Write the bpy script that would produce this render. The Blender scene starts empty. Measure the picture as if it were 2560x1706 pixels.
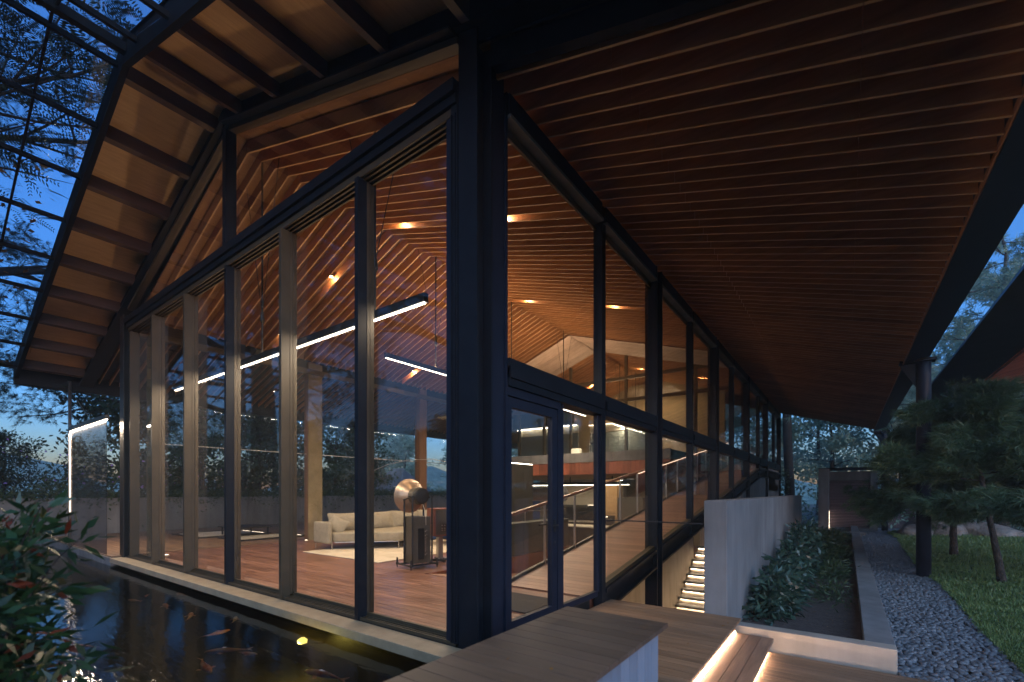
import bpy, math, random
import numpy as np
from mathutils import Vector, Matrix
R = math.radians
sc = bpy.context.scene
COL = sc.collection
random.seed(7)

# ------------------------------------------------------------------ camera
cam = bpy.data.cameras.new('camera')
cam.sensor_width = 36.0
cam.lens = 1142.4 / 2560 * 36.0
cam.shift_y = (1230 - 853) / 2560
cam.clip_start = 0.05
cam.clip_end = 1500
cam.dof.use_dof = True
cam.dof.focus_distance = 7.5
cam.dof.aperture_fstop = 1.1
camo = bpy.data.objects.new('camera', cam)
camo.location = (2.81, -3.26, 1.45)
camo.rotation_euler = (R(90), 0, R(36.2))
COL.objects.link(camo)
sc.camera = camo

# ------------------------------------------------------------------ sky and light
w = bpy.data.worlds.new('World')
sc.world = w
w.use_nodes = True
nt = w.node_tree
sky = nt.nodes.new('ShaderNodeTexSky')
sky.sky_type = 'NISHITA'
sky.sun_disc = False
SUN_EL, SUN_AZ = 2.2, 130.0          # azimuth clockwise from +Y
sky.sun_elevation = R(SUN_EL)
sky.sun_rotation = R(SUN_AZ)
sky.ozone_density = 4.6
bg = nt.nodes['Background']
bg.inputs[1].default_value = 0.12
tint = nt.nodes.new('ShaderNodeMix'); tint.data_type = 'RGBA'; tint.blend_type = 'MULTIPLY'
tint.inputs[0].default_value = 1.0; tint.inputs[7].default_value = (1.14, .94, 1.0, 1)      # takes the green out of the dusk blue
nt.links.new(sky.outputs[0], tint.inputs[6]); nt.links.new(tint.outputs[2], bg.inputs[0])
sun = bpy.data.lights.new('sun', 'SUN')
sun.energy = 0.36
sun.angle = R(70)
sun.color = (0.50, 0.74, 1.0)
suno = bpy.data.objects.new('sun', sun)
az = R(SUN_AZ)
sd = Vector((math.sin(az) * math.cos(R(SUN_EL)), math.cos(az) * math.cos(R(SUN_EL)), math.sin(R(SUN_EL))))
# the lamp stands for the bright dusk glow spread over the sky on the sun's side
suno.rotation_euler = (sd + Vector((0, 0, .38))).to_track_quat('Z', 'Y').to_euler()
suno.location = (0, -20, 30)
COL.objects.link(suno)

sc.view_settings.view_transform = 'Standard'
sc.view_settings.look = 'None'
sc.view_settings.exposure = 2.9
sc.view_settings.gamma = 1
sc.view_settings.use_curve_mapping = False
sc.render.engine = 'CYCLES'
sc.cycles.use_denoising = True
sc.cycles.max_bounces = 8
sc.cycles.diffuse_bounces = 4
sc.cycles.glossy_bounces = 4
sc.cycles.transmission_bounces = 6
sc.cycles.transparent_max_bounces = 24
sc.cycles.sample_clamp_indirect = 4
sc.cycles.caustics_reflective = False
sc.cycles.caustics_refractive = False
sc.cycles.volume_max_steps = 64

GL = 0.34      # brightness of every lamp and lit strip, against the dusk exposure

# ------------------------------------------------------------------ materials
def _nodes(name):
    m = bpy.data.materials.new(name)
    m.use_nodes = True
    nt = m.node_tree
    p = nt.nodes['Principled BSDF']
    return m, nt, p

def _coords(nt, rnd=True, scale=(1, 1, 1), world=False):
    if world:
        g = nt.nodes.new('ShaderNodeNewGeometry'); src = g.outputs['Position']
    else:
        g = nt.nodes.new('ShaderNodeTexCoord'); src = g.outputs['Object']
    if rnd:
        oi = nt.nodes.new('ShaderNodeObjectInfo')
        mu = nt.nodes.new('ShaderNodeMath'); mu.operation = 'MULTIPLY'; mu.inputs[1].default_value = 57.0
        nt.links.new(oi.outputs['Random'], mu.inputs[0])
        ad = nt.nodes.new('ShaderNodeVectorMath'); ad.operation = 'ADD'
        nt.links.new(src, ad.inputs[0]); nt.links.new(mu.outputs[0], ad.inputs[1]); src = ad.outputs[0]
    mp = nt.nodes.new('ShaderNodeMapping'); mp.inputs['Scale'].default_value = scale
    nt.links.new(src, mp.inputs[0])
    return mp.outputs[0]

def wood(name, a, b, grain='X', rough=0.5, stretch=14, sc_=1.0, var=0.35, bump=0.15, world=False, coat=0.0, bands=None):
    m, nt, p = _nodes(name)
    s = {'X': (1, stretch, stretch), 'Y': (stretch, 1, stretch), 'Z': (stretch, stretch, 1)}[grain]
    v = _coords(nt, True, tuple(k * sc_ for k in s), world)
    n = nt.nodes.new('ShaderNodeTexNoise'); n.inputs['Scale'].default_value = 1.6; n.inputs['Detail'].default_value = 6
    n.inputs['Roughness'].default_value = 0.65
    nt.links.new(v, n.inputs[0])
    cr = nt.nodes.new('ShaderNodeValToRGB')
    cr.color_ramp.elements[0].position = 0.3; cr.color_ramp.elements[0].color = (*a, 1)
    cr.color_ramp.elements[1].position = 0.72; cr.color_ramp.elements[1].color = (*b, 1)
    nt.links.new(n.outputs[0], cr.inputs[0])
    # per-piece value change, broken by a slow stain
    oi = nt.nodes.new('ShaderNodeObjectInfo')
    v2 = _coords(nt, True, (0.5, 0.5, 0.5), True)
    n2 = nt.nodes.new('ShaderNodeTexNoise'); n2.inputs['Scale'].default_value = 1.3; n2.inputs['Detail'].default_value = 3
    nt.links.new(v2, n2.inputs[0])
    mr = nt.nodes.new('ShaderNodeMapRange'); mr.inputs[3].default_value = 1 - var; mr.inputs[4].default_value = 1 + var
    nt.links.new(oi.outputs['Random'], mr.inputs[0])
    mr2 = nt.nodes.new('ShaderNodeMapRange'); mr2.inputs[1].default_value = .3; mr2.inputs[2].default_value = .7
    mr2.inputs[3].default_value = .8; mr2.inputs[4].default_value = 1.2
    nt.links.new(n2.outputs[0], mr2.inputs[0])
    mm = nt.nodes.new('ShaderNodeMath'); mm.operation = 'MULTIPLY'
    nt.links.new(mr.outputs[0], mm.inputs[0]); nt.links.new(mr2.outputs[0], mm.inputs[1])
    hs = nt.nodes.new('ShaderNodeHueSaturation')
    nt.links.new(mm.outputs[0], hs.inputs['Value']); nt.links.new(cr.outputs[0], hs.inputs['Color'])
    nt.links.new(hs.outputs[0], p.inputs['Base Color'])
    rr = nt.nodes.new('ShaderNodeMapRange'); rr.inputs[3].default_value = rough - .12; rr.inputs[4].default_value = rough + .15
    nt.links.new(n.outputs[0], rr.inputs[0]); nt.links.new(rr.outputs[0], p.inputs['Roughness'])
    bp = nt.nodes.new('ShaderNodeBump'); bp.inputs['Strength'].default_value = bump; bp.inputs['Distance'].default_value = .01
    nt.links.new(n.outputs[0], bp.inputs['Height']); nt.links.new(bp.outputs[0], p.inputs['Normal'])
    if coat: p.inputs['Coat Weight'].default_value = coat
    return m

def rough_mat(name, a, b, scale=3.0, rough=0.8, bump=0.2, detail=8, metallic=0.0, rnd=True, dist=.01, world=True, fine=None, spec=None):
    m, nt, p = _nodes(name)
    v = _coords(nt, rnd, (1, 1, 1), world)
    n = nt.nodes.new('ShaderNodeTexNoise'); n.inputs['Scale'].default_value = scale; n.inputs['Detail'].default_value = detail
    n.inputs['Roughness'].default_value = .6
    nt.links.new(v, n.inputs[0])
    cr = nt.nodes.new('ShaderNodeValToRGB')
    cr.color_ramp.elements[0].position = .3; cr.color_ramp.elements[0].color = (*a, 1)
    cr.color_ramp.elements[1].position = .7; cr.color_ramp.elements[1].color = (*b, 1)
    nt.links.new(n.outputs[0], cr.inputs[0]); nt.links.new(cr.outputs[0], p.inputs['Base Color'])
    p.inputs['Roughness'].default_value = rough
    p.inputs['Metallic'].default_value = metallic
    if spec is not None: p.inputs['Specular IOR Level'].default_value = spec
    if bump:
        n3 = nt.nodes.new('ShaderNodeTexNoise'); n3.inputs['Scale'].default_value = fine or scale * 9; n3.inputs['Detail'].default_value = 4
        nt.links.new(v, n3.inputs[0])
        bp = nt.nodes.new('ShaderNodeBump'); bp.inputs['Strength'].default_value = bump; bp.inputs['Distance'].default_value = dist
        nt.links.new(n3.outputs[0], bp.inputs['Height']); nt.links.new(bp.outputs[0], p.inputs['Normal'])
    return m

def concrete(name, a, b):
    """board marked, rain streaked concrete: vertical streaks + blotches + pits"""
    m, nt, p = _nodes(name)
    v = _coords(nt, False, (2.2, 2.2, .35), True)
    n = nt.nodes.new('ShaderNodeTexNoise'); n.inputs['Scale'].default_value = 2.0; n.inputs['Detail'].default_value = 9
    n.inputs['Roughness'].default_value = .62
    nt.links.new(v, n.inputs[0])
    v2 = _coords(nt, False, (1, 1, 1), True)
    n2 = nt.nodes.new('ShaderNodeTexNoise'); n2.inputs['Scale'].default_value = 1.1; n2.inputs['Detail'].default_value = 6
    nt.links.new(v2, n2.inputs[0])
    mx = nt.nodes.new('ShaderNodeMath'); mx.operation = 'ADD'
    nt.links.new(n.outputs[0], mx.inputs[0]); nt.links.new(n2.outputs[0], mx.inputs[1])
    cr = nt.nodes.new('ShaderNodeValToRGB')
    cr.color_ramp.elements[0].position = .38; cr.color_ramp.elements[0].color = (*a, 1)
    cr.color_ramp.elements[1].position = .66; cr.color_ramp.elements[1].color = (*b, 1)
    hv = nt.nodes.new('ShaderNodeMath'); hv.operation = 'MULTIPLY'; hv.inputs[1].default_value = .5
    nt.links.new(mx.outputs[0], hv.inputs[0]); nt.links.new(hv.outputs[0], cr.inputs[0])
    nt.links.new(cr.outputs[0], p.inputs['Base Color'])
    p.inputs['Roughness'].default_value = .82
    n3 = nt.nodes.new('ShaderNodeTexNoise'); n3.inputs['Scale'].default_value = 45; n3.inputs['Detail'].default_value = 5
    nt.links.new(v2, n3.inputs[0])
    bp = nt.nodes.new('ShaderNodeBump'); bp.inputs['Strength'].default_value = .25; bp.inputs['Distance'].default_value = .006
    nt.links.new(n3.outputs[0], bp.inputs['Height']); nt.links.new(bp.outputs[0], p.inputs['Normal'])
    return m

def glass(name, tint=(.93, .95, .95), ior=1.5, gloss=0.0, boost=1.0, dirt=0.012):
    m = bpy.data.materials.new(name); m.use_nodes = True
    nt = m.node_tree; nt.nodes.clear()
    o = nt.nodes.new('ShaderNodeOutputMaterial')
    t = nt.nodes.new('ShaderNodeBsdfTransparent'); t.inputs[0].default_value = (*tint, 1)
    g = nt.nodes.new('ShaderNodeBsdfGlossy'); g.inputs['Roughness'].default_value = gloss; g.inputs[0].default_value = (.95, .95, 1, 1)
    f = nt.nodes.new('ShaderNodeFresnel')
    ge = nt.nodes.new('ShaderNodeNewGeometry'); ii = nt.nodes.new('ShaderNodeMapRange')
    ii.inputs[3].default_value = ior; ii.inputs[4].default_value = 1 / ior      # same reflectance from either face of the thin pane
    nt.links.new(ge.outputs['Backfacing'], ii.inputs[0]); nt.links.new(ii.outputs[0], f.inputs[0])
    ml = nt.nodes.new('ShaderNodeMath'); ml.operation = 'MULTIPLY'; ml.inputs[1].default_value = boost; ml.use_clamp = True
    nt.links.new(f.outputs[0], ml.inputs[0])
    mx = nt.nodes.new('ShaderNodeMixShader')
    nt.links.new(ml.outputs[0], mx.inputs[0]); nt.links.new(t.outputs[0], mx.inputs[1]); nt.links.new(g.outputs[0], mx.inputs[2])
    out = mx.outputs[0]
    if dirt:
        d = nt.nodes.new('ShaderNodeBsdfDiffuse'); d.inputs[0].default_value = (.4, .4, .4, 1)
        m2 = nt.nodes.new('ShaderNodeMixShader'); m2.inputs[0].default_value = dirt
        nt.links.new(out, m2.inputs[1]); nt.links.new(d.outputs[0], m2.inputs[2]); out = m2.outputs[0]
    nt.links.new(out, o.inputs[0])
    return m

def emit(name, col, s):
    m, nt, p = _nodes(name)
    p.inputs['Base Color'].default_value = (.8, .8, .8, 1)
    p.inputs['Emission Color'].default_value = (*col, 1)
    p.inputs['Emission Strength'].default_value = s * GL
    return m

def leafmat(name, a, b, scale=.8, trans=.35, rough=.55):
    m, nt, p = _nodes(name)
    v = _coords(nt, True, (1, 1, 1), True)
    n = nt.nodes.new('ShaderNodeTexNoise'); n.inputs['Scale'].default_value = scale; n.inputs['Detail'].default_value = 5
    nt.links.new(v, n.inputs[0])
    cr = nt.nodes.new('ShaderNodeValToRGB')
    cr.color_ramp.elements[0].position = .35; cr.color_ramp.elements[0].color = (*a, 1)
    cr.color_ramp.elements[1].position = .68; cr.color_ramp.elements[1].color = (*b, 1)
    nt.links.new(n.outputs[0], cr.inputs[0]); nt.links.new(cr.outputs[0], p.inputs['Base Color'])
    p.inputs['Roughness'].default_value = rough
    tr = nt.nodes.new('ShaderNodeBsdfTranslucent'); nt.links.new(cr.outputs[0], tr.inputs[0])
    mx = nt.nodes.new('ShaderNodeMixShader'); mx.inputs[0].default_value = trans
    nt.links.new(p.outputs[0], mx.inputs[1]); nt.links.new(tr.outputs[0], mx.inputs[2])
    nt.links.new(mx.outputs[0], nt.nodes['Material Output'].inputs[0])
    return m

M = {}
M['steel'] = rough_mat('dark_steel', (.006, .007, .010), (.010, .012, .016), 6, .5, .06, spec=.25)
M['grey_soffit'] = rough_mat('grey_soffit', (.045, .047, .045), (.06, .063, .06), 3, .8, .05)
M['matt'] = rough_mat('matt_black_steel', (.004, .004, .005), (.007, .007, .008), 6, .7, .04, spec=.12)
M['steel2'] = rough_mat('navy_steel', (.009, .012, .022), (.014, .018, .031), 4, .5, .05, spec=.25)
M['bronze'] = rough_mat('bronze_aluminium', (.047, .033, .017), (.072, .052, .028), 3, .5, .04)
M['slat_edge_lit'] = wood('slat_lit_bottom_edge', (.33, .19, .095), (.46, .28, .15), 'X', .5, 12, 1, .12)  # paler than the slat faces: light caught from below, put into the colour
M['slat'] = wood('roof_slat_wood', (.27, .122, .050), (.42, .20, .09), 'X', .42, 12, 1, .16)
M['ceil'] = wood('ceiling_plywood', (.16, .075, .03), (.24, .12, .055), 'X', .6, 5, 1, .1)
M['ply'] = wood('verge_plywood', (.38, .235, .12), (.52, .335, .18), 'Y', .5, 9, 1.5, .10, .08)
M['purlin'] = wood('purlin_timber', (.035, .016, .010), (.065, .03, .018), 'Y', .5, 14, 1, .15)
M['floor'] = wood('merbau_floorboard', (.10, .042, .028), (.30, .155, .105), 'X', .34, 10, 1.2, .16)
M['floory'] = wood('merbau_ramp_board', (.24, .125, .08), (.36, .21, .145), 'X', .45, 10, 1.2, .12)
M['deck'] = wood('deck_board', (.135, .076, .040), (.27, .160, .09), 'X', .6, 12, 1.3, .16, .25)
M['decky'] = wood('deck_tread_board', (.13, .075, .045), (.25, .155, .10), 'Y', .6, 12, 1.3, .12, .25)
M['bench'] = wood('bench_board', (.07, .041, .025), (.145, .088, .056), 'X', .55, 12, 1.3, .14, .25)
M['benchside'] = wood('grey_painted_cladding', (.17, .20, .25), (.22, .25, .30), 'Z', .6, 14, 1.4, .03)
M['redwood'] = wood('red_wood_panel', (.17, .05, .025), (.30, .10, .05), 'Z', .4, 10, 1.2, .28)
M['handrail'] = wood('handrail_wood', (.20, .08, .04), (.30, .13, .07), 'Y', .4, 10, 1, .1)
M['palewood'] = wood('whitewashed_board', (.30, .22, .19), (.42, .32, .28), 'X', .6, 8, 1, .1)
M['column_wood'] = wood('column_timber', (.13, .062, .028), (.20, .10, .048), 'Z', .45, 10, 1, .1)
M['oak'] = wood('oak_cabinet', (.36, .21, .09), (.46, .29, .14), 'Z', .45, 10, 1, .1)
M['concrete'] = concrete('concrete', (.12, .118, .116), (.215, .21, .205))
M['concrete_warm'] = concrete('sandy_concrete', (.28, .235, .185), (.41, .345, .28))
M['sill'] = rough_mat('stone_sill', (.27, .20, .12), (.38, .29, .18), 5, .55, .15)
M['black'] = rough_mat('black_paint', (.012, .011, .010), (.02, .018, .016), 5, .45, .03)
M['darkcab'] = rough_mat('dark_green_grey_panel', (.045, .043, .032), (.065, .06, .045), 2, .4, .03)
M['cream'] = rough_mat('cream_lacquer', (.52, .46, .36), (.58, .52, .42), 1, .35, .02)
M['creamwall'] = rough_mat('cream_wall', (.24, .19, .12), (.31, .25, .165), 1, .8, .05)
M['greywall'] = rough_mat('grey_green_wall', (.14, .155, .135), (.19, .2, .175), 1, .6, .04)
M['chrome'] = rough_mat('brushed_metal', (.5, .47, .42), (.62, .58, .52), 8, .3, .03, metallic=1)
M['ducting'] = rough_mat('duct_metal', (.32, .30, .28), (.4, .38, .35), 8, .35, .03, metallic=.8)
M['fabric'] = rough_mat('linen_fabric', (.27, .235, .17), (.34, .30, .225), 9, .95, .5, fine=260, dist=.003, spec=.2)
M['olive_stone'] = rough_mat('olive_stone', (.17, .135, .07), (.24, .195, .11), 4, .7, .2)
M['rug'] = rough_mat('wool_rug', (.50, .43, .33), (.66, .58, .46), 2.2, 1, .9, fine=160, dist=.01, spec=.1)
M['horn'] = rough_mat('bronze_horn', (.34, .245, .165), (.40, .29, .195), 2, .34, .0, metallic=.6)
M['spk'] = rough_mat('speaker_grey_brown', (.055, .046, .032), (.08, .067, .047), 3, .45, .05)
M['spkwood'] = wood('speaker_walnut', (.20, .06, .03), (.30, .10, .05), 'Z', .4, 8, 2, .1)
M['glass'] = glass('window_glass', (.95, .95, .94), 1.5, 0, .9, 0)
M['canopy_glass'] = glass('canopy_glass', (.92, .94, .96), 1.5, 0, .6, .008)
M['guard_glass'] = glass('guard_glass', (.96, .97, .96), 1.3, 0, 1.0, .0)
M['thin_glass'] = glass('thin_glass', (.96, .97, .97), 1.18, 0, 1.0, 0)
M['smoked'] = glass('tinted_glass', (.62, .58, .54), 1.5, .02, 1.0, .05)
M['led'] = emit('led_strip', (1.0, .86, .68), 7)
M['led_soft'] = emit('led_strip_soft', (1.0, .78, .55), 3)
M['led_dim'] = emit('led_dim', (1.0, .70, .48), 2.0)
M['led_stair'] = emit('stair_led', (1.0, .74, .5), 22)
M['led_step'] = emit('step_led', (1.0, .70, .48), 60)
M['bulb'] = emit('lamp_bulb', (1.0, .72, .42), 22)
M['pondlamp'] = emit('pond_lamp', (1.0, .80, .28), 1.6)
M['soil'] = rough_mat('soil', (.055, .036, .028), (.10, .07, .058), 8, .95, .9, fine=30, dist=.04)
M['mud'] = rough_mat('pond_bed', (.022, .02, .01), (.045, .038, .018), 3, .9, .5)
M['lawn'] = rough_mat('lawn_soil', (.035, .065, .02), (.06, .10, .035), 5, .95, .6)
M['grassm'] = leafmat('grass_blade', (.11, .17, .045), (.19, .26, .08), 2.5, .3, .5)
M['pebble'] = rough_mat('river_pebble', (.085, .088, .095), (.19, .195, .205), 7, .5, .2, fine=60)
M['groundm'] = rough_mat('forest_ground', (.03, .035, .02), (.05, .05, .03), 2, .95, .5)
M['rock'] = rough_mat('boulder_stone', (.10, .075, .055), (.26, .22, .19), 1.6, .85, .8, fine=9, dist=.08)
M['bark'] = rough_mat('bark', (.022, .017, .014), (.055, .042, .034), 9, .9, 1.0, fine=26, dist=.04)
M['leafd'] = leafmat('leaf_dark', (.022, .045, .020), (.06, .10, .04))
M['leafm'] = leafmat('leaf_mid', (.035, .075, .035), (.085, .15, .07))
M['leafl'] = leafmat('leaf_far_hazed', (.16, .25, .19), (.32, .44, .33))  # paleness of distant mist mixed into the foliage colour
M['needle'] = leafmat('pine_needle', (.05, .095, .045), (.12, .19, .095), .9, .2)
M['needle_up'] = leafmat('feathery_leaf', (.012, .022, .010), (.03, .05, .02), .9, .25)
M['bushleaf'] = leafmat('bush_leaf', (.010, .032, .014), (.03, .075, .025), 3, .25, .35)
M['bushred'] = leafmat('bush_red_leaf', (.10, .018, .012), (.20, .05, .02), 3, .3, .4)
M['plantleaf'] = leafmat('planter_leaf', (.020, .045, .030), (.06, .11, .075), 3, .2, .28)
M['fern'] = leafmat('fern_leaf', (.03, .055, .02), (.07, .11, .04), 4, .3, .5)
M['flower'] = leafmat('violet_flower', (.35, .2, .6), (.5, .3, .7), 3, .3, .5)
M['dryleaf'] = leafmat('dry_leaf', (.14, .055, .018), (.30, .15, .03), 3, .3, .6)
M['koio'] = rough_mat('koi_orange', (.75, .16, .04), (.85, .62, .5), 9, .35, 0, detail=2, fine=None)
M['koiw'] = rough_mat('koi_white', (.7, .62, .52), (.85, .3, .12), 7, .35, 0, detail=2)
M['roofmetal'] = rough_mat('roof_sheet', (.02, .022, .026), (.03, .033, .038), 2, .6, .05)
M['bluetile'] = rough_mat('blue_roof_tile', (.05, .085, .13), (.08, .12, .17), 3, .6, .1)
M['redslat'] = wood('eave_red_slat', (.20, .06, .035), (.28, .09, .05), 'X', .5, 10, 1, .15)
M['slatdark'] = wood('dark_batten', (.13, .085, .088), (.21, .145, .145), 'X', .6, 10, 1, .2)
M['rubber'] = rough_mat('doormat', (.03, .03, .03), (.05, .05, .048), 30, .95, .8, fine=200, dist=.004)

# water: thin see-through surface with ripples
def water():
    m = bpy.data.materials.new('pond_water'); m.use_nodes = True
    nt = m.node_tree; nt.nodes.clear()
    o = nt.nodes.new('ShaderNodeOutputMaterial')
    t = nt.nodes.new('ShaderNodeBsdfTransparent'); t.inputs[0].default_value = (.42, .40, .24, 1)
    g = nt.nodes.new('ShaderNodeBsdfGlossy'); g.inputs['Roughness'].default_value = .02
    f = nt.nodes.new('ShaderNodeFresnel'); f.inputs[0].default_value = 1.5
    v = _coords(nt, False, (1, 1, 1), True)
    mp = nt.nodes.new('ShaderNodeMapping'); mp.inputs['Rotation'].default_value = (0, 0, R(-38)); mp.inputs['Scale'].default_value = (1, 3.4, 1)
    nt.links.new(v, mp.inputs[0])
    n = nt.nodes.new('ShaderNodeTexNoise'); n.inputs['Scale'].default_value = 4.2; n.inputs['Detail'].default_value = 3; n.inputs['Distortion'].default_value = .6
    nt.links.new(mp.outputs[0], n.inputs[0])
    bp = nt.nodes.new('ShaderNodeBump'); bp.inputs['Strength'].default_value = .12; bp.inputs['Distance'].default_value = .025
    nt.links.new(n.outputs[0], bp.inputs['Height'])
    nt.links.new(bp.outputs[0], g.inputs['Normal']); nt.links.new(bp.outputs[0], f.inputs['Normal'])
    mx = nt.nodes.new('ShaderNodeMixShader')
    nt.links.new(f.outputs[0], mx.inputs[0]); nt.links.new(t.outputs[0], mx.inputs[1]); nt.links.new(g.outputs[0], mx.inputs[2])
    nt.links.new(mx.outputs[0], o.inputs[0])
    return m
M['water'] = water()

# ------------------------------------------------------------------ mesh builder
class MB:
    def __init__(s): s.v = []; s.f = []; s.sm = False
    def add(s, vs, fs):
        b = len(s.v); s.v += [tuple(p) for p in vs]; s.f += [tuple(i + b for i in f) for f in fs]; return s
    def box(s, x0, x1, y0, y1, z0, z1):
        vs = [(x0, y0, z0), (x1, y0, z0), (x1, y1, z0), (x0, y1, z0), (x0, y0, z1), (x1, y0, z1), (x1, y1, z1), (x0, y1, z1)]
        return s.add(vs, BOXF)
    def hexa(s, vs): return s.add(vs, BOXF)
    def prism(s, poly, z0, z1):
        n = len(poly)
        vs = [(x, y, z0) for x, y in poly] + [(x, y, z1) for x, y in poly]
        fs = [tuple(reversed(range(n))), tuple(range(n, 2 * n))] + [(i, (i + 1) % n, n + (i + 1) % n, n + i) for i in range(n)]
        return s.add(vs, fs)
    def tube(s, pts, rad, n=8, cap=True):
        pts = [Vector(p) for p in pts]
        if not hasattr(rad, '__len__'): rad = [rad] * len(pts)
        rings = []; vs = []
        up = None
        for i, p in enumerate(pts):
            d = (pts[min(i + 1, len(pts) - 1)] - pts[max(i - 1, 0)])
            if d.length < 1e-9: d = Vector((0, 0, 1))
            d.normalize()
            if up is None: up = d.orthogonal().normalized()
            a = (up - d * up.dot(d))
            a = a.normalized() if a.length > 1e-6 else d.orthogonal().normalized()
            up = a; b = d.cross(a)
            for k in range(n):
                t = 2 * math.pi * k / n
                vs.append(p + (a * math.cos(t) + b * math.sin(t)) * rad[i])
        fs = []
        for i in range(len(pts) - 1):
            for k in range(n):
                fs.append((i * n + k, i * n + (k + 1) % n, (i + 1) * n + (k + 1) % n, (i + 1) * n + k))
        if cap: fs += [tuple(reversed(range(n))), tuple(range((len(pts) - 1) * n, len(pts) * n))]
        return s.add(vs, fs)
    def lathe(s, prof, c, axis=(0, 0, 1), n=24, cap=True):
        d = Vector(axis).normalized(); a = d.orthogonal().normalized(); b = d.cross(a); c = Vector(c)
        vs = []
        for (r, h) in prof:
            for k in range(n):
                t = 2 * math.pi * k / n
                vs.append(c + d * h + (a * math.cos(t) + b * math.sin(t)) * r)
        fs = []
        for i in range(len(prof) - 1):
            for k in range(n):
                fs.append((i * n + k, i * n + (k + 1) % n, (i + 1) * n + (k + 1) % n, (i + 1) * n + k))
        if cap: fs += [tuple(reversed(range(n))), tuple(range((len(prof) - 1) * n, len(prof) * n))]
        return s.add(vs, fs)
    def mesh(s, name, mat):
        me = bpy.data.meshes.new(name); me.from_pydata(s.v, [], s.f); me.update()
        if mat: me.materials.append(M[mat] if isinstance(mat, str) else mat)
        return me
    def build(s, name, mat, parent=None, smooth=False, bevel=0, loc=None, kind=None, label=None, sub=0):
        me = s.mesh(name, mat)
        o = bpy.data.objects.new(name, me); COL.objects.link(o)
        if smooth:
            for p in me.polygons: p.use_smooth = True
        if parent: o.parent = parent
        if loc: o.location = loc
        if bevel:
            b = o.modifiers.new('bevel', 'BEVEL'); b.width = bevel; b.segments = 2; b.limit_method = 'ANGLE'
        if sub:
            b = o.modifiers.new('subsurf', 'SUBSURF'); b.levels = sub; b.render_levels = sub
        if kind: o['kind'] = kind
        if label: o['label'] = label
        return o
BOXF = [(0, 3, 2, 1), (4, 5, 6, 7), (0, 1, 5, 4), (1, 2, 6, 5), (2, 3, 7, 6), (3, 0, 4, 7)]

def bx(name, mat, parent, x0, x1, y0, y1, z0, z1, **k): return MB().box(x0, x1, y0, y1, z0, z1).build(name, mat, parent, **k)
def thing(name, label, cat, group=None, loc=(0, 0, 0)):
    o = bpy.data.objects.new(name, None); COL.objects.link(o); o.location = loc; o.empty_display_size = .2
    o['label'] = label; o['category'] = cat
    if group: o['group'] = group
    return o
def tag(o, label, cat, group=None):
    o['label'] = label; o['category'] = cat
    if group: o['group'] = group
    return o
def struct(o): o['kind'] = 'structure'; return o
def copyo(o, loc=None, parent=None, rot=None, scale=None):
    c = o.copy(); COL.objects.link(c)
    if parent is not None: c.parent = parent
    if loc is not None: c.location = loc
    if rot is not None: c.rotation_euler = rot
    if scale is not None: c.scale = scale
    return c
def copy_tree(o, loc, rot=None, scale=None, label=None):
    r = copyo(o, loc, None, rot, scale)
    if label: r['label'] = label
    for ch in list(o.children):
        c = ch.copy(); COL.objects.link(c); c.parent = r
        for g in list(ch.children):
            d = g.copy(); COL.objects.link(d); d.parent = c
    return r
def lamp(kind, name, loc, energy, color, parent=None, rot=None, size=.05, size_y=None, spot=90, blend=.5):
    l = bpy.data.lights.new(name, kind); l.energy = energy * GL; l.color = color
    if kind == 'AREA':
        l.shape = 'RECTANGLE'; l.size = size; l.size_y = size_y or size
    elif kind == 'SPOT':
        l.spot_size = R(spot); l.spot_blend = blend; l.shadow_soft_size = size
    else: l.shadow_soft_size = size
    o = bpy.data.objects.new(name, l); COL.objects.link(o); o.location = loc
    if rot is not None: o.rotation_euler = rot
    if parent: o.parent = parent
    return o
WARM = (1.0, .66, .36); WARMW = (1.0, .80, .58)

def zr(x): return 7.05 - (.30 if x > -5.18 else .375) * abs(x + 5.18)     # underside of the inner slats
def zv(x): return 7.54 - (.30 if x > -5.18 else .325) * abs(x + 5.18)     # underside of the verge panels

# ------------------------------------------------------------------ ground and setting
g = MB()
for (x0, x1, y0, y1) in [(-140, -18.2, -130, 140), (-18.2, 140, 25.6, 140), (-18.2, 140, -130, -7.0), (4.9, 140, -7.0, 25.6)]:
    g.add([(x0, y0, -.47), (x1, y0, -.47), (x1, y1, -.47), (x0, y1, -.47)], [(0, 1, 2, 3)])
struct(g.build('ground', 'groundm'))
LE = [(60, -7.0), (4.31, -7.0), (4.3, 3.7), (4.27, 5.3), (4.33, 7.6), (4.33, 9.4), (4.24, 11.6), (4.32, 16), (4.47, 20.9), (4.3, 23.0), (4.6, 24.3), (7.5, 25.6), (60, 25.6)]
struct(MB().prism(LE, -.55, -.44).build('lawn', 'lawn'))
path = struct(bx('pebble_path', 'soil', None, 3.2, 4.9, -7, 28.0, -.56, -.466))
# forest hill far off
rng = np.random.default_rng(3)
hv = []; hf = []
NX, NY = 40, 6
for j in range(NY):
    for i in range(NX):
        a = R(-100 + 150 * i / (NX - 1)); d = 62 + 12 * j
        h = -4.5 + j * 1.9 + 2.2 * math.sin(i * .7 + j) + 1.5 * math.sin(i * 1.9)
        hv.append((2.8 + math.sin(a) * d, -3.3 + math.cos(a) * d, h if j else -4))
for j in range(NY - 1):
    for i in range(NX - 1):
        hf.append((j * NX + i, j * NX + i + 1, (j + 1) * NX + i + 1, (j + 1) * NX + i))
struct(MB().add(hv, hf).build('hills', 'leafl', smooth=True))

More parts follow.
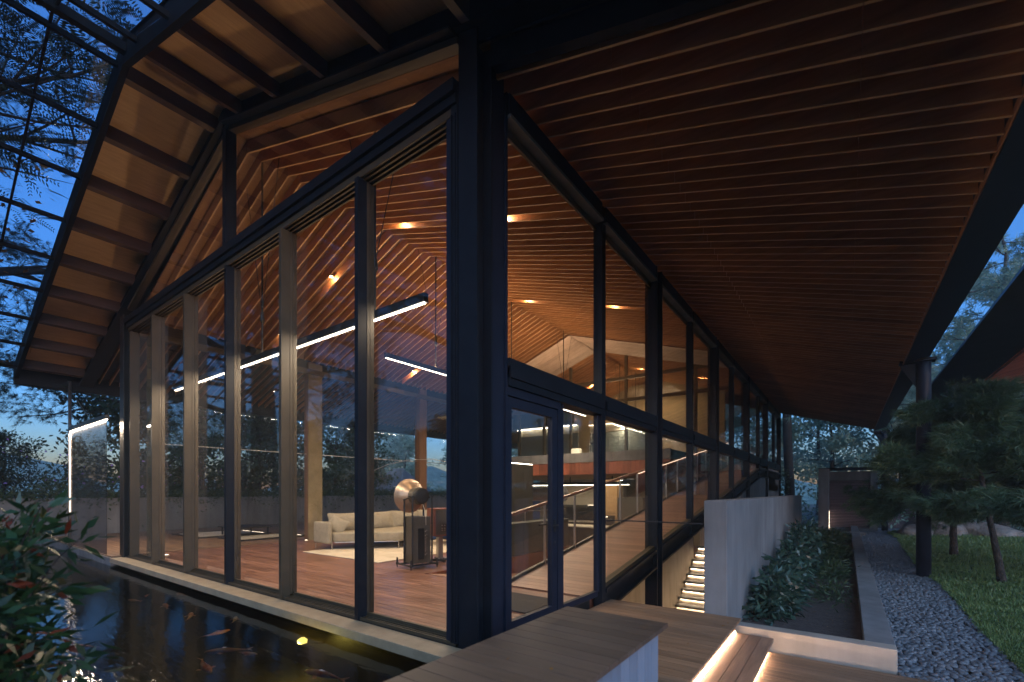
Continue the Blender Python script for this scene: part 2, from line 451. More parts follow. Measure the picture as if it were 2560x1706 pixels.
# terrace left of the house
ter = struct(bx('terrace', 'concrete', None, -18.0, -10.46, -.33, 26, -.6, -.03))
pl = MB().box(0, 7.42, 0, .132, -.026, 0)
first = pl.build('board', 'deck', ter, loc=(-17.92, -.30, 0))
y = -.30 + .14
while y < 25.6:
    copyo(first, (-17.92, y, 0), ter); y += .14
# sunken terrace seats
for (x0, x1, y0, y1) in [(-15.6, -13.3, 2.4, 4.6), (-13.0, -11.4, 2.8, 4.9)]:
    lo = thing('sunken_lounge', 'square sunken lounge in the terrace deck, %s' % ('farther one by the garden wall' if x0 < -15 else 'one nearer the glass wall'), 'lounge pit')
    bx('cushion', 'rug', lo, x0 + .15, x1 - .15, y0 + .15, y1 - .15, .001, .035, bevel=.01)
    fr = MB(); fr.box(x0, x1, y0, y0 + .06, .001, .05); fr.box(x0, x1, y1 - .06, y1, .001, .05); fr.box(x0, x0 + .06, y0 + .06, y1 - .06, .001, .05); fr.box(x1 - .06, x1, y0 + .06, y1 - .06, .001, .05)
    fr.build('frame', 'black', lo)
    bx('light_strip', 'led_soft', lo, x0 + .3, x1 - .3, y1 - .075, y1 - .062, .01, .022)
tb = thing('low_terrace_table', 'low dark slab table on thin legs on the terrace', 'table')
bx('table_top', 'black', tb, -14.0, -12.6, 3.2, 4.3, .28, .32, bevel=.006)
for lx in (-13.9, -12.7):
    for ly in (3.3, 4.2): bx('leg', 'black', tb, lx - .02, lx + .02, ly - .02, ly + .02, 0.001, .28)
gw = thing('garden_wall', 'long low concrete wall edging the terrace on the left', 'wall')
bx('wall_body', 'concrete', gw, -18.4, -18.0, -14, 27, -.6, 1.24, bevel=.012)
bx('wall_body', 'concrete', gw, -18.0, 40 - 58 + 18 + .0 - 10.8, 26.0, 26.3, -.6, 1.24, bevel=.012)

# ------------------------------------------------------------------ numpy leaf meshes
def quads_mesh(name, V, mat, nper=4):
    """V: (N, nper, 3)"""
    n = V.shape[0]
    me = bpy.data.meshes.new(name)
    me.vertices.add(n * nper); me.vertices.foreach_set('co', V.reshape(-1).astype(np.float32))
    me.loops.add(n * nper); me.loops.foreach_set('vertex_index', np.arange(n * nper, dtype=np.int32))
    me.polygons.add(n); me.polygons.foreach_set('loop_start', np.arange(0, n * nper, nper, dtype=np.int32))
    try: me.polygons.foreach_set('loop_total', np.full(n, nper, dtype=np.int32))
    except Exception: pass
    me.update(calc_edges=True); me.validate()
    me.materials.append(M[mat])
    return me
def unit(a): return a / (np.linalg.norm(a, axis=-1, keepdims=True) + 1e-9)
def leaves(P, L, W, rng, droop=0.0, dirs=None, jitter=1.0):
    n = len(P)
    d = rng.normal(size=(n, 3)) * jitter
    if dirs is not None: d = d * .6 + dirs
    d[:, 2] -= droop
    d = unit(d)
    s = unit(np.cross(d, rng.normal(size=(n, 3))))
    l = (L * rng.uniform(.6, 1.25, n))[:, None]; w_ = (W * rng.uniform(.7, 1.2, n))[:, None]
    nn = np.cross(d, s)
    a = P; b = P + d * l * .45 + s * w_ * .5 + nn * l * .05; c = P + d * l; e = P + d * l * .45 - s * w_ * .5 + nn * l * .05
    return np.stack([a, b, c, e], 1)
def needles(P, D, L, W, k, rng, spread=.9, droop=.25):
    P = np.repeat(P, k, 0); D = np.repeat(D, k, 0)
    d = D + rng.normal(size=P.shape) * spread; d[:, 2] -= droop; d = unit(d)
    s = unit(np.cross(d, rng.normal(size=P.shape))) * W
    l = (L * rng.uniform(.6, 1.2, len(P)))[:, None]
    st = P + rng.normal(size=P.shape) * .02
    return np.stack([st - s, st + s, st + d * l], 1)
def fronds(P, D, L, rng, pairs=11, ll=.10, lw=.022):
    out = []
    for p, d in zip(P, D):
        d = d + rng.normal(size=3) * .25; d /= np.linalg.norm(d)
        s = np.cross(d, (0, 0, 1.0) + rng.normal(size=3) * .3); s /= np.linalg.norm(s)
        u = np.cross(s, d)
        lsc = L * rng.uniform(.6, 1.1)
        for i in range(pairs):
            t = (i + 1) / pairs
            q = p + d * lsc * t - np.array((0, 0, 1)) * .18 * lsc * t * t
            le = ll * (1 - .5 * abs(t - .45)) 
            for sg in (-1, 1):
                dd = s * sg * .95 + d * .25 - np.array((0, 0, .15)); dd /= np.linalg.norm(dd)
                out.append([q, q + dd * le * .5 + d * lw * .5, q + dd * le, q + dd * le * .5 - d * lw * .5])
    return np.array(out)

def skeleton(seed, h, r0, spread, first=.35, nb=9, lean=(0, 0), up=.35, sub=4, wob=.05, droop=0.):
    rg = random.Random(seed)
    segs = []; tips = []; dirs = []
    n = 9
    pts = []
    for i in range(n + 1):
        t = i / n
        pts.append(Vector((lean[0] * t * h + rg.uniform(-1, 1) * wob * h * .3 * t, lean[1] * t * h + rg.uniform(-1, 1) * wob * h * .3 * t, t * h)))
    rad = [r0 * (1.25 if i == 0 else 1) * (1 - .88 * i / n) + .006 for i in range(n + 1)]
    segs.append((pts, rad))
    for b in range(nb):
        t = first + (1 - first) * (b + rg.random() * .6) / nb
        k = min(int(t * n), n - 1); f = t * n - k
        p = pts[k].lerp(pts[k + 1], min(f, 1))
        a = b * 2.4 + rg.random()
        L = spread * (1.15 - .75 * (t - first) / (1 - first + 1e-6)) * rg.uniform(.75, 1.15)
        d = Vector((math.cos(a), math.sin(a), up * rg.uniform(.4, 1.4))).normalized()
        bp = [p]; m = 6
        for i in range(1, m + 1):
            d = (d + Vector((rg.uniform(-.22, .22), rg.uniform(-.22, .22), rg.uniform(-.16, .2) - droop))).normalized()
            bp.append(bp[-1] + d * L / m)
        br = [max(rad[k] * .42 * (1 - .85 * i / m), .006) for i in range(m + 1)]
        segs.append((bp, br))
        for s_ in range(sub):
            i0 = 1 + int((m - 1) * (s_ + rg.random()) / sub); q = bp[min(i0, m)]
            dd = (d + Vector((rg.uniform(-1, 1), rg.uniform(-1, 1), rg.uniform(-.4, .7)))).normalized()
            sp = [q]
            LL = L * rg.uniform(.25, .5)
            for i in range(3):
                dd = (dd + Vector((rg.uniform(-.3, .3), rg.uniform(-.3, .3), rg.uniform(-.2, .2) - droop))).normalized()
                sp.append(sp[-1] + dd * LL / 3); tips.append(sp[-1]); dirs.append(dd)
            segs.append((sp, [br[min(i0, m)] * .6, br[min(i0, m)] * .4, br[min(i0, m)] * .25, .004]))
        tips.append(bp[-1]); dirs.append(d)
        tips.append(bp[-2]); dirs.append(d)
    return segs, tips, dirs

def tree_mesh(seed, kind, h, r0, spread, leafn, mat, **k):
    rgn = np.random.default_rng(seed)
    segs, tips, dirs = skeleton(seed, h, r0, spread, **k)
    t = MB()
    for i, (p, r) in enumerate(segs): t.tube(p, r, 9 if i == 0 else 5, cap=False)
    tm = t.mesh('trunk', 'bark')
    for p in tm.polygons: p.use_smooth = True
    T = np.array([tuple(x) for x in tips]); D = np.array([tuple(x) for x in dirs])
    idx = rgn.integers(0, len(T), leafn)
    if kind == 'broad':
        sg = spread * .13
        P = T[idx] + rgn.normal(size=(leafn, 3)) * (sg, sg, sg * .6)
        V = leaves(P, k2['L'], k2['W'], rgn, .35); nper = 4
    elif kind == 'pine':
        P = T[idx] + rgn.normal(size=(leafn, 3)) * spread * .05
        V = needles(P, D[idx], k2['L'], k2['W'], k2['k'], rgn, .8, .3); nper = 3
    elif kind == 'frond':
        P = T[idx] + rgn.normal(size=(leafn, 3)) * spread * .06
        DD = D[idx] + rgn.normal(size=(leafn, 3)) * .8; DD[:, 2] *= .5
        V = fronds(P, unit(DD), k2['L'], rgn, 12, k2['ll'], k2['W']); nper = 4
    cm = quads_mesh('crown', V, mat, nper)
    return tm, cm
def plant_tree(name, label, group, meshes, loc, rot=0, s=1.0, cat='tree'):
    r = thing(name, label, cat, group, loc); r.rotation_euler = (0, 0, rot); r.scale = (s, s, s) if not isinstance(s, tuple) else s
    for nm, me in zip(('trunk', 'crown'), meshes):
        o = bpy.data.objects.new(nm, me); COL.objects.link(o); o.parent = r
    return r

k2 = dict(L=.24, W=.12)
broadA = tree_mesh(11, 'broad', 8.0, .19, 3.3, 6800, 'leafd', first=.22, nb=13, up=.5)
broadB = tree_mesh(12, 'broad', 7.0, .16, 3.0, 6800, 'leafd', first=.15, nb=13, up=.6)
k2 = dict(L=.34, W=.2)
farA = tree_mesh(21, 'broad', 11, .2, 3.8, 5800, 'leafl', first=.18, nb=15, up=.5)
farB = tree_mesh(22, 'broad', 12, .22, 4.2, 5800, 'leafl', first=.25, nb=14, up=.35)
k2 = dict(L=.36, W=.014, k=16)
pineFar = tree_mesh(31, 'pine', 14, .22, 4.2, 1900, 'leafl', first=.35, nb=20, up=.1, droop=.03)
k2 = dict(L=.24, W=.009, k=26)
pineR1 = tree_mesh(41, 'pine', 5.2, .06, 1.65, 7500, 'needle', first=.37, nb=20, up=.12, droop=.05, sub=6, lean=(.10, -.02))
pineR2 = tree_mesh(42, 'pine', 5.6, .10, 2.6, 3000, 'needle', first=.30, nb=15, up=.15, droop=.05, sub=6, lean=(.05, .02))
k2 = dict(L=.7, W=.032, ll=.15)
frondT = tree_mesh(51, 'frond', 14, .52, 7.5, 4600, 'needle_up', first=.42, nb=20, up=.22, sub=8)
k2 = dict(L=.26, W=.006, k=22)
pineL = tree_mesh(52, 'pine', 13, .38, 5.4, 6000, 'needle_up', first=.35, nb=18, up=.1, droop=.02, sub=5)

plant_tree('acacia_tree', 'feathery tree leaning over the pond, mirrored in the right hand gable panes', 'trees', frondT, (-7.2, -7.4, -.3), 3.3, .95)
# near left: the big tree over the glass canopy (its reflection stands in the gable glass)
RT = [(-5, -9.5, .5, broadA), (-9.5, -8.5, .5, broadB), (-13.5, -12, .55, broadA), (-18, -9, .6, broadB), (-22.5, -11, .7, broadA), (-27, -7.5, .7, broadB), (-33, -12, .9, broadA), (-15.5, -15, .8, broadB), (-8, -14.5, .8, broadA), (-24, -16, .9, broadB), (-1.5, -12, .7, broadB), (-38, -8, .9, broadA)]
RL = ['nearest', 'second', 'third', 'fourth', 'fifth', 'sixth', 'seventh', 'eighth', 'ninth', 'tenth', 'eleventh', 'twelfth']
for i_, (x, y, s_, me_) in enumerate(RT):
    plant_tree('bank_tree', 'dark tree mirrored in the gable glass, %s along the far pond bank' % RL[i_], 'trees on the pond bank', me_, (x, y, -.4), i_ * 1.3, s_)
plant_tree('acacia_tree', 'big feathery leaved tree whose limbs reach over the glass canopy at upper left', 'trees', frondT, (-13.6, -4.4, -.3), 1.0)
plant_tree('pine_tree', 'tall pine behind the left eave with needles seen through the glass canopy', 'trees', pineL, (-17.0, -5.0, -.4), .5)
plant_tree('pine_tree', 'second pine beyond the terrace, half hidden by the left eave', 'trees', pineL, (-21.5, 5.2, -.4), 2.5, .95)
LT = [(-21.0, -3.6, 'small broadleaf tree at the far left edge beyond the low garden wall', broadB, .52, 0.3),
      (-21.5, 3.6, 'dark broadleaf tree whose crown hangs below the left eave beside the slim steel pole', broadA, 1.0, 1.3),
      (-20.8, 4.6, 'broadleaf tree behind the garden wall seen through the leftmost pane', broadB, .98, 2.0),
      (-22.5, 8.4, 'forked broadleaf tree seen through the second glass bay', broadA, 1.02, 3.1),
      (-21.0, 12.0, 'bushy tree seen through the third glass bay above the garden wall', broadB, 1.02, 4.4),
      (-20.6, 13.2, 'dark tree seen behind the sofa, right of the lit column', broadB, .86, .9),
      (-24.5, -.5, 'tree behind the hanging dark crown at left, partly hidden', broadA, .5, 2.2),
      (-26, 6, 'back row tree filling the gap above the terrace lounge', broadA, 1.05, 4.9),
      (-23.5, -1.8, 'young tree filling the gap left of the slim steel pole', broadB, .55, 1.9),
      (-25, 17.5, 'low tree between the timber column and the horn loudspeaker', broadB, .62, .4),
      (-27, 11.5, 'back row tree left of the lattice roofed house', broadB, 1.1, 3.6)]
for (x, y, lab, me, s, r) in LT: plant_tree('broadleaf_tree', lab, 'trees beyond the garden wall', me, (x, y, -.5), r, s)
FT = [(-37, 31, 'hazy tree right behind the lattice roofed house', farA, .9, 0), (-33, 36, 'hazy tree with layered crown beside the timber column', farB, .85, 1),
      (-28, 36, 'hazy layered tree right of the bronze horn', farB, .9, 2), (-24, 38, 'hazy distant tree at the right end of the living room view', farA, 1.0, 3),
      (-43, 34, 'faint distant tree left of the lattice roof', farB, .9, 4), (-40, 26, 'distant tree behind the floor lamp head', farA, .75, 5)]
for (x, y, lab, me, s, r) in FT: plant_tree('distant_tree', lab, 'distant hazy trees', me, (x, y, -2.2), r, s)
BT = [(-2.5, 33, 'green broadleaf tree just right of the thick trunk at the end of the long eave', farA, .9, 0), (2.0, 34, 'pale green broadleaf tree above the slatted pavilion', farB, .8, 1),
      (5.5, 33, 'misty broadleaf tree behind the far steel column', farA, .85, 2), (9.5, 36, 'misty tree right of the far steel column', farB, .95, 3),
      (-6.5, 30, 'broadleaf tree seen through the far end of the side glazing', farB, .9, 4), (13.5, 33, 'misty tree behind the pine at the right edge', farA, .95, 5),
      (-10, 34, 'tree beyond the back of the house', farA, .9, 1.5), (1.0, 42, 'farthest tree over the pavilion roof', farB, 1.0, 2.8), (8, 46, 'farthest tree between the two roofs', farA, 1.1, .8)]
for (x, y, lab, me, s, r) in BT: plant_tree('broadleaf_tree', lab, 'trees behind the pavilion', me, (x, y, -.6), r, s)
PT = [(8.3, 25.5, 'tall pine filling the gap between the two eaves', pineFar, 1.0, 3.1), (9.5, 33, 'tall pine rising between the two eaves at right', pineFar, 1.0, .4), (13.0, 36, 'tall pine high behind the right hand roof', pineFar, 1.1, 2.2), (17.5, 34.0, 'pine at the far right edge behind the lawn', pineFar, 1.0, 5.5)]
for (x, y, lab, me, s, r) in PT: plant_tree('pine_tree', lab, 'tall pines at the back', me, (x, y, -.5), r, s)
# thick trunk by the end of the long eave
tk = thing('pine_tree', 'thick pine trunk at the end of the long eave with climbing leaves at its foot', 'tree', None, (.17, 27.3, -.5))
MB().tube([(0, 0, 0), (.02, 0, 2), (-.08, 0, 4.5), (-.16, .1, 7.5), (-.3, .1, 11)], [.30, .25, .235, .22, .18], 14).build('trunk', 'bark', tk, smooth=True)
rgn = np.random.default_rng(5)
P = np.stack([rgn.uniform(-.45, .0, 260), rgn.uniform(-.4, -.2, 260), rgn.uniform(1.5, 3.2, 260)], 1)
o = bpy.data.objects.new('climbing_leaf', quads_mesh('climbing_leaf', leaves(P, .12, .08, rgn), 'fern')); COL.objects.link(o); o.parent = tk; o['kind'] = 'stuff'
P = np.stack([rgn.uniform(-3.5, 3.5, 2200), rgn.uniform(-1.5, 1.5, 2200), rgn.normal(8.3, 1.0, 2200)], 1)
DD = unit(rgn.normal(size=P.shape)); DD[:, 2] = 0
o = bpy.data.objects.new('crown', quads_mesh('crown', needles(P, DD, .4, .014, 14, rgn, .8, .3), 'leafl', 3)); COL.objects.link(o); o.parent = tk
# right lawn pines
plant_tree('pine_tree', 'near dark pine with leaning trunk and low sweeping boughs over the pebble path', 'pines on the lawn', pineR1, (5.41, 10.34, -.46), 3.5, (1.02, 1.05, .76))
plant_tree('pine_tree', 'middle pine on the lawn with reddish trunk behind the round steel column', 'pines on the lawn', pineR2, (5.35, 15.2, -.46), 4.0, .84)
plant_tree('pine_tree', 'thin pine farthest back on the lawn in front of the boulders', 'pines on the lawn', pineR2, (6.2, 21.6, -.46), 1.0, .9)
plant_tree('pine_tree', 'dark pine at the right edge of the lawn under the second roof', 'pines on the lawn', pineR1, (8.0, 12.0, -.46), 3.4, (1.5, 1.5, .78))

# ivy and planting along the garden wall top
rgn = np.random.default_rng(8)
n = 14000
P = np.stack([rgn.normal(-18.25, .16, n), rgn.uniform(-10, 26, n), 1.26 + np.abs(rgn.normal(0, .13, n))], 1)
m = rgn.random(n) < .12
P[m, 0] = rgn.uniform(-18.0, -17.93, m.sum()); P[m, 2] = 1.24 - np.abs(rgn.normal(0, .16, m.sum())) * (1 + np.sin(P[m, 1] * 2.1))
o = bpy.data.objects.new('ivy', quads_mesh('ivy', leaves(P, .11, .07, rgn), 'fern')); COL.objects.link(o)
tag(o, 'creeping leaves spilling over the top of the garden wall', 'ivy'); o['kind'] = 'stuff'
n = 24000
P = np.stack([rgn.normal(-19.9, .7, n), rgn.uniform(-10, 26, n), rgn.uniform(-.3, 2.7, n)], 1)
P[:, 2] *= .8 + .25 * np.sin(P[:, 1] * .9) + .15 * np.sin(P[:, 1] * 2.3)
P[:, 2] *= np.clip(1 - (P[:, 1] - 12.5) * .25, .38, 1)
o = bpy.data.objects.new('hedge', quads_mesh('hedge', leaves(P, .2, .1, rgn), 'leafd')); COL.objects.link(o)
tag(o, 'dark mass of hedge leaves behind the garden wall', 'hedge'); o['kind'] = 'stuff'
P = np.stack([rgn.normal(-19.2, .2, 90), rgn.uniform(-6, 6, 90), rgn.uniform(1.4, 3.2, 90)], 1)
o = bpy.data.objects.new('flowers', quads_mesh('flowers', leaves(P, .09, .09, rgn), 'flower')); COL.objects.link(o)
tag(o, 'small violet flowers dotted through the hedge', 'flowers'); o['kind'] = 'stuff'
n = 9000
P = np.stack([rgn.uniform(-16, 22, n), rgn.normal(29, 1.0, n), rgn.uniform(-.5, 2.6, n)], 1)
P[:, 2] *= .8 + .3 * np.sin(P[:, 0] * 1.1)
o = bpy.data.objects.new('undergrowth', quads_mesh('undergrowth', leaves(P, .26, .13, rgn), 'leafl')); COL.objects.link(o)
tag(o, 'undergrowth at the foot of the trees behind the pavilion', 'undergrowth'); o['kind'] = 'stuff'

# ------------------------------------------------------------------ roof
roof = thing('house_roof', 'broad gabled timber roof with slatted underside over the glass house', 'roof')
YN = 104
def slope_piece(xa, xb, h, dz=0, t=.024, cuts=()):
    m = MB(); cs = [xa] + list(cuts) + [xb]
    for k_, (xa, xb) in enumerate(zip(cs[:-1], cs[1:])):
        xa = xa + (.002 if k_ else 0); xb = xb - (.002 if k_ < len(cs) - 2 else 0)
        slope_seg(m, xa, xb, h, dz, t)
    return m
def slope_seg(m, xa, xb, h, dz, t):
    za, zb = zr(xa) + dz, zr(xb) + dz
    m.hexa([(xa, 0, za), (xb, 0, zb), (xb, t, zb), (xa, t, za), (xa, 0, za + h), (xb, 0, zb + h), (xb, t, zb + h), (xa, t, za + h)])
    return m
def paint_lit_edge(o):  # gives downward faces the paler tone that imitates light from below
    me = o.data; me.materials.append(M['slat_edge_lit'])
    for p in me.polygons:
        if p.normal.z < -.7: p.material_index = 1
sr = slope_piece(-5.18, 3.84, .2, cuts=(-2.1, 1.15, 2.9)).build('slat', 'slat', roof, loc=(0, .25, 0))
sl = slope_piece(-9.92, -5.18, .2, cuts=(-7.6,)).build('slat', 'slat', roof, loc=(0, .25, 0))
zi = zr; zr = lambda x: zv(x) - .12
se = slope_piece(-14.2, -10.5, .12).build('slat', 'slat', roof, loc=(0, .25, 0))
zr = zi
for o_ in (sr, sl, se): paint_lit_edge(o_)
for k in range(1, YN):
    yy = .25 + .2275 * k
    copyo(sr, (0, yy + random.uniform(-.004, .004), random.uniform(-.004, .004)), roof); copyo(sl, (0, yy + random.uniform(-.004, .004), random.uniform(-.004, .004)), roof)
    if k < 90: copyo(se, (0, yy, 0), roof)
# butt joint covers on soffit slats are left to the grain; ceiling lining over the slats
for nm, xa, xb in (('ceiling_lining', -5.18, 3.84), ('ceiling_lining', -10.2, -5.18)):
    m = MB(); za, zb = zr(xa) + .215, zr(xb) + .215
    m.hexa([(xa, .10, za), (xb, .10, zb), (xb, 24.0, zb), (xa, 24.0, za), (xa, .10, za + .03), (xb, .10, zb + .03), (xb, 24.0, zb + .03), (xa, 24.0, za + .03)])
    m.build(nm, 'ceil', roof)
for xa, xb in ((-5.18, 3.9), (-14.25, -5.18)):
    m = MB(); za, zb = zv(xa) + .04, zv(xb) + .04
    m.hexa([(xa, -1.36, za), (xb, -1.36, zb), (xb, 24.1, zb), (xa, 24.1, za), (xa, -1.36, za + .07), (xb, -1.36, zb + .07), (xb, 24.1, zb + .07), (xa, 24.1, za + .07)])
    m.build('roof_sheet', 'roofmetal', roof)
# verge: plywood panels between purlins
LX = [-5.40 - 1.044 * i for i in range(9)]
RX = [-4.58 + 1.14 * i for i in range(8)]
edges = sorted(LX + RX)
def verge_box(name, mat, x0, x1, y0, y1, d0, d1, parent=roof, **k):
    m = MB()
    if x0 < -5.18 < x1: xs = [x0, -5.18, x1]
    else: xs = [x0, x1]
    for a, b in zip(xs[:-1], xs[1:]):
        m.hexa([(a, y0, zv(a) + d0), (b, y0, zv(b) + d0), (b, y1, zv(b) + d0), (a, y1, zv(a) + d0), (a, y0, zv(a) + d1), (b, y0, zv(b) + d1), (b, y1, zv(b) + d1), (a, y1, zv(a) + d1)])
    return m.build(name, mat, parent, **k)
for x in LX: verge_box('purlin', 'purlin', x - .045, x + .045, -1.28, -.12, -.22, -.006)
for x in RX: verge_box('purlin', 'purlin', x - .05, x + .05, -1.28, -.12, -.22, -.006)
ee = [-14.22] + edges + [3.84]
for a, b in zip(ee[:-1], ee[1:]):
    if b - a > .3: verge_box('plywood_panel', 'ply', a + .004, b - .004, -1.27, -.03, -.012, .02)
verge_box('verge_fascia', 'matt', -14.3, 3.9, -1.36, -1.285, -.24, .12)
verge_box('gable_beam', 'matt', -14.2, -5.18, -.115, .09, -.225, -.014)
verge_box('gable_beam', 'matt', -5.18, 3.84, -.115, .09, -.225, -.014)
verge_box('beam_flange', 'steel', -14.2, -.2, -.16, .13, -.25, -.228)
m = MB(); m.hexa([(.1, .1, zr(.1)), (3.84, .1, zr(3.84)), (3.84, .2, zr(3.84)), (.1, .2, zr(.1)), (.1, .1, zv(.1)), (3.84, .1, zv(3.84)), (3.84, .2, zv(3.84)), (.1, .2, zv(.1))])
m.build('gable_end_board', 'matt', roof)
# eaves
bx('eave_fascia', 'steel', roof, -14.42, -14.27, -1.36, 24.1, 4.22, 4.72)
m = MB(); m.prism([(3.86, 4.32), (4.30, 4.45), (4.30, 4.80), (3.86, 4.66)], -1.36, 24.1)
m.v = [(x, z, y) for (x, y, z) in m.v]
m.build('box_gutter', 'steel2', roof)
bx('edge_trim', 'slat', roof, 3.842, 3.856, .1, 24.0, 4.33, 4.39)
bx('ridge_cap', 'roofmetal', roof, -5.3, -5.06, -1.36, 24.1, 7.66, 7.72)

def zc(x): return 7.5 - .345 * abs(x + 5.18)
# glass canopy beyond the verge
can = thing('glass_canopy', 'dark gridded glass canopy continuing the roof at upper left', 'canopy')
for x in LX + [RX[0], RX[1]]:
    m = MB(); z = zc(x)
    m.box(x - .025, x + .025, -5.2, -1.365, z - .05, z + .02)
    m.build('glazing_bar', 'matt', can)
m = MB(); z = zc(-5.05); m.box(-5.1, -5.0, -5.2, -1.365, z - .09, z + .03); m.build('glazing_bar', 'matt', can)
for y in (-2.04, -2.9, -3.8, -5.2):
    for xa, xb in ((-14.2, -5.18), (-5.18, -3.4)):
        m = MB(); m.hexa([(xa, y - .015, zc(xa) - .02), (xb, y - .015, zc(xb) - .02), (xb, y + .015, zc(xb) - .02), (xa, y + .015, zc(xa) - .02), (xa, y - .015, zc(xa) + .01), (xb, y - .015, zc(xb) + .01), (xb, y + .015, zc(xb) + .01), (xa, y + .015, zc(xa) + .01)])
        m.build('cross_bar', 'matt', can)
cx_ = sorted(LX + [-5.18] + RX[:2])
for a, b in zip(cx_[:-1], cx_[1:]):
    m = MB(); m.hexa([(a + .02, -5.2, zc(a) + .025), (b - .02, -5.2, zc(b) + .025), (b - .02, -1.37, zc(b) + .025), (a + .02, -1.37, zc(a) + .025), (a + .02, -5.2, zc(a) + .035), (b - .02, -5.2, zc(b) + .035), (b - .02, -1.37, zc(b) + .035), (a + .02, -1.37, zc(a) + .035)])
    m.build('glass_pane', 'canopy_glass', can)
# fallen leaves on the canopy glass
n = 110
xs = rgn.uniform(-14, -7.5, n); ys = rgn.uniform(-2.6, -1.5, n)
P = np.stack([xs, ys, 7.5 - .345 * np.abs(xs + 5.18) + .05], 1)
V = leaves(P, .16, .09, rgn, 0, None, 1.0); V[:, :, 2] = 7.5 - .345 * np.abs(V[:, :, 0] + 5.18) + .05 + rgn.uniform(0, .01, (n, 4))
o = bpy.data.objects.new('fallen_leaves', quads_mesh('fallen_leaves', V, 'dryleaf')); COL.objects.link(o)
tag(o, 'dry brown leaves lying on the glass canopy', 'leaves'); o['kind'] = 'stuff'

# ------------------------------------------------------------------ gable glass wall (y = 0)
GX = [-10.35 + 1.725 * i for i in range(7)]
gab = thing('gable_glass_wall', 'tall glazed gable front of sliding panes facing the pond', 'glass wall')
def hcol(m, x0, x1, y0, y1, z0, z1, t=.022):
    m.box(x0, x1, y0, y0 + t, z0, z1); m.box(x0, x1, y1 - t, y1, z0, z1)
    xm = (x0 + x1) / 2; m.box(xm - .012, xm + .012, y0 + t, y1 - t, z0, z1)
# mullions: dark outer fin, bronze inner stile
for i in range(1, 6):
    x = GX[i]
    MB().box(x - .035, x + .03, -.085, .035, -.02, 5.06).build('mullion', 'steel' if i in (3, 5) else 'bronze', gab)
    m = MB(); m.box(x - .03, x + .034, .036, .075, .03, 5.06); m.box(x - .034, x + .03, .082, .135, .03, 5.06)
    m.build('door_stile', 'bronze', gab)
MB().box(GX[0] + .13, GX[0] + .20, -.05, .12, 0, 5.06).build('door_stile', 'bronze', gab)
MB().box(-.33, -.262, -.05, .10, 0, 5.06).build('door_stile', 'steel2', gab)
# head: stepped track profile
m = MB()
m.box(-10.3, -.18, -.12, .02, 5.24, 5.36); m.box(-10.3, -.18, -.085, .0, 5.15, 5.237); m.box(-10.3, -.18, .003, .12, 5.12, 5.30); 
m.build('transom', 'steel', gab)
m = MB(); m.box(-10.3, -.18, -.05, -.03, 5.07, 5.148); m.box(-10.3, -.18, -.005, .015, 5.06, 5.118); m.box(-10.3, -.18, .05, .07, 5.06, 5.118); m.box(-10.3, -.18, .10, .12, 5.05, 5.118)
m.build('head_track', 'bronze', gab)
# sill and floor tracks
m = MB(); m.box(-10.5, -.02, -.33, -.062, -.13, -.03)
m.build('sill', 'sill', gab, bevel=.006)
m = MB()
for a, b, z in ((-.058, -.045, .012), (-.02, -.008, .012), (.02, .032, .014), (.06, .072, .014), (.105, .12, .014)): m.box(-10.3, -.2, a, b, -.05, z)
m.build('floor_track', 'bronze', gab)
bx('track_bed', 'black', gab, -10.3, -.2, -.06, .13, -.09, -.02)
# lower panes
for i in range(6):
    x0, x1 = GX[i] + .03, GX[i + 1] - .03
    yy = .05 if i % 2 else .095
    bx('glass_pane', 'glass', gab, x0, x1, yy, yy + .01, .03, 5.08)
    bx('bottom_rail', 'bronze', gab, x0, x1, yy - .012, yy + .022, .0, .05)
# upper panes above the transom
def gp(xa, xb):
    m = MB(); za, zb = zv(xa) - .30, zv(xb) - .30
    m.hexa([(xa, 0, 5.36), (xb, 0, 5.36), (xb, .01, 5.36), (xa, .01, 5.36), (xa, 0, za), (xb, 0, zb), (xb, .01, zb), (xa, .01, za)])
    m.build('glass_pane', 'glass', gab)
gp(-10.3, -5.22); gp(-5.14, -.18)
bx('ridge_post', 'steel', gab, -5.24, -5.12, -.1, .06, 5.365, 7.27)
# gable verge trims of the glass
for xa, xb in ((-10.3, -5.22), (-5.14, -.18)):
    m = MB(); m.hexa([(xa, -.06, zv(xa) - .32), (xb, -.06, zv(xb) - .32), (xb, .05, zv(xb) - .32), (xa, .05, zv(xa) - .32), (xa, -.06, zv(xa) - .252), (xb, -.06, zv(xb) - .252), (xb, .05, zv(xb) - .252), (xa, .05, zv(xa) - .252)])
    m.build('top_frame', 'bronze', gab)

# corner column and left column
cc = thing('corner_column', 'massive navy black steel column at the near corner of the house', 'column')
m = MB(); m.box(-.17, .06, -.05, -.025, -.06, 5.95); m.box(-.17, .06, .16, .185, -.06, 5.95); m.box(-.07, -.04, -.024, .159, -.06, 5.9)
m.build('steel_section', 'steel', cc)
m = MB(); m.box(-.262, -.175, -.06, .04, 0, 5.36); m.box(-.255, -.24, -.075, -.061, 0, 5.06); m.box(-.21, -.195, -.075, -.061, 0, 5.06)
m.build('edge_profile', 'steel', cc)
m = MB(); m.box(-.06, .052, .19, .35, -.02, 5.9); m.box(-.06, .03, .352, .40, -.02, 5.9); m.box(-.03, .056, .402, .43, -.02, 5.35)
m.build('cover_plate', 'steel2', cc)
bx('base_plate', 'steel', cc, -.24, .12, -.12, .24, -.085, -.062)
lc = thing('left_column', 'black steel column at the far left corner of the glass front', 'column')
m = MB(); hcol(m, -10.62, -10.34, -.12, .14, -.06, 5.45); m.build('steel_section', 'black', lc)
bx('inner_column', 'olive_stone', lc, -10.15, -9.85, .25, .5, 0, 5.3)
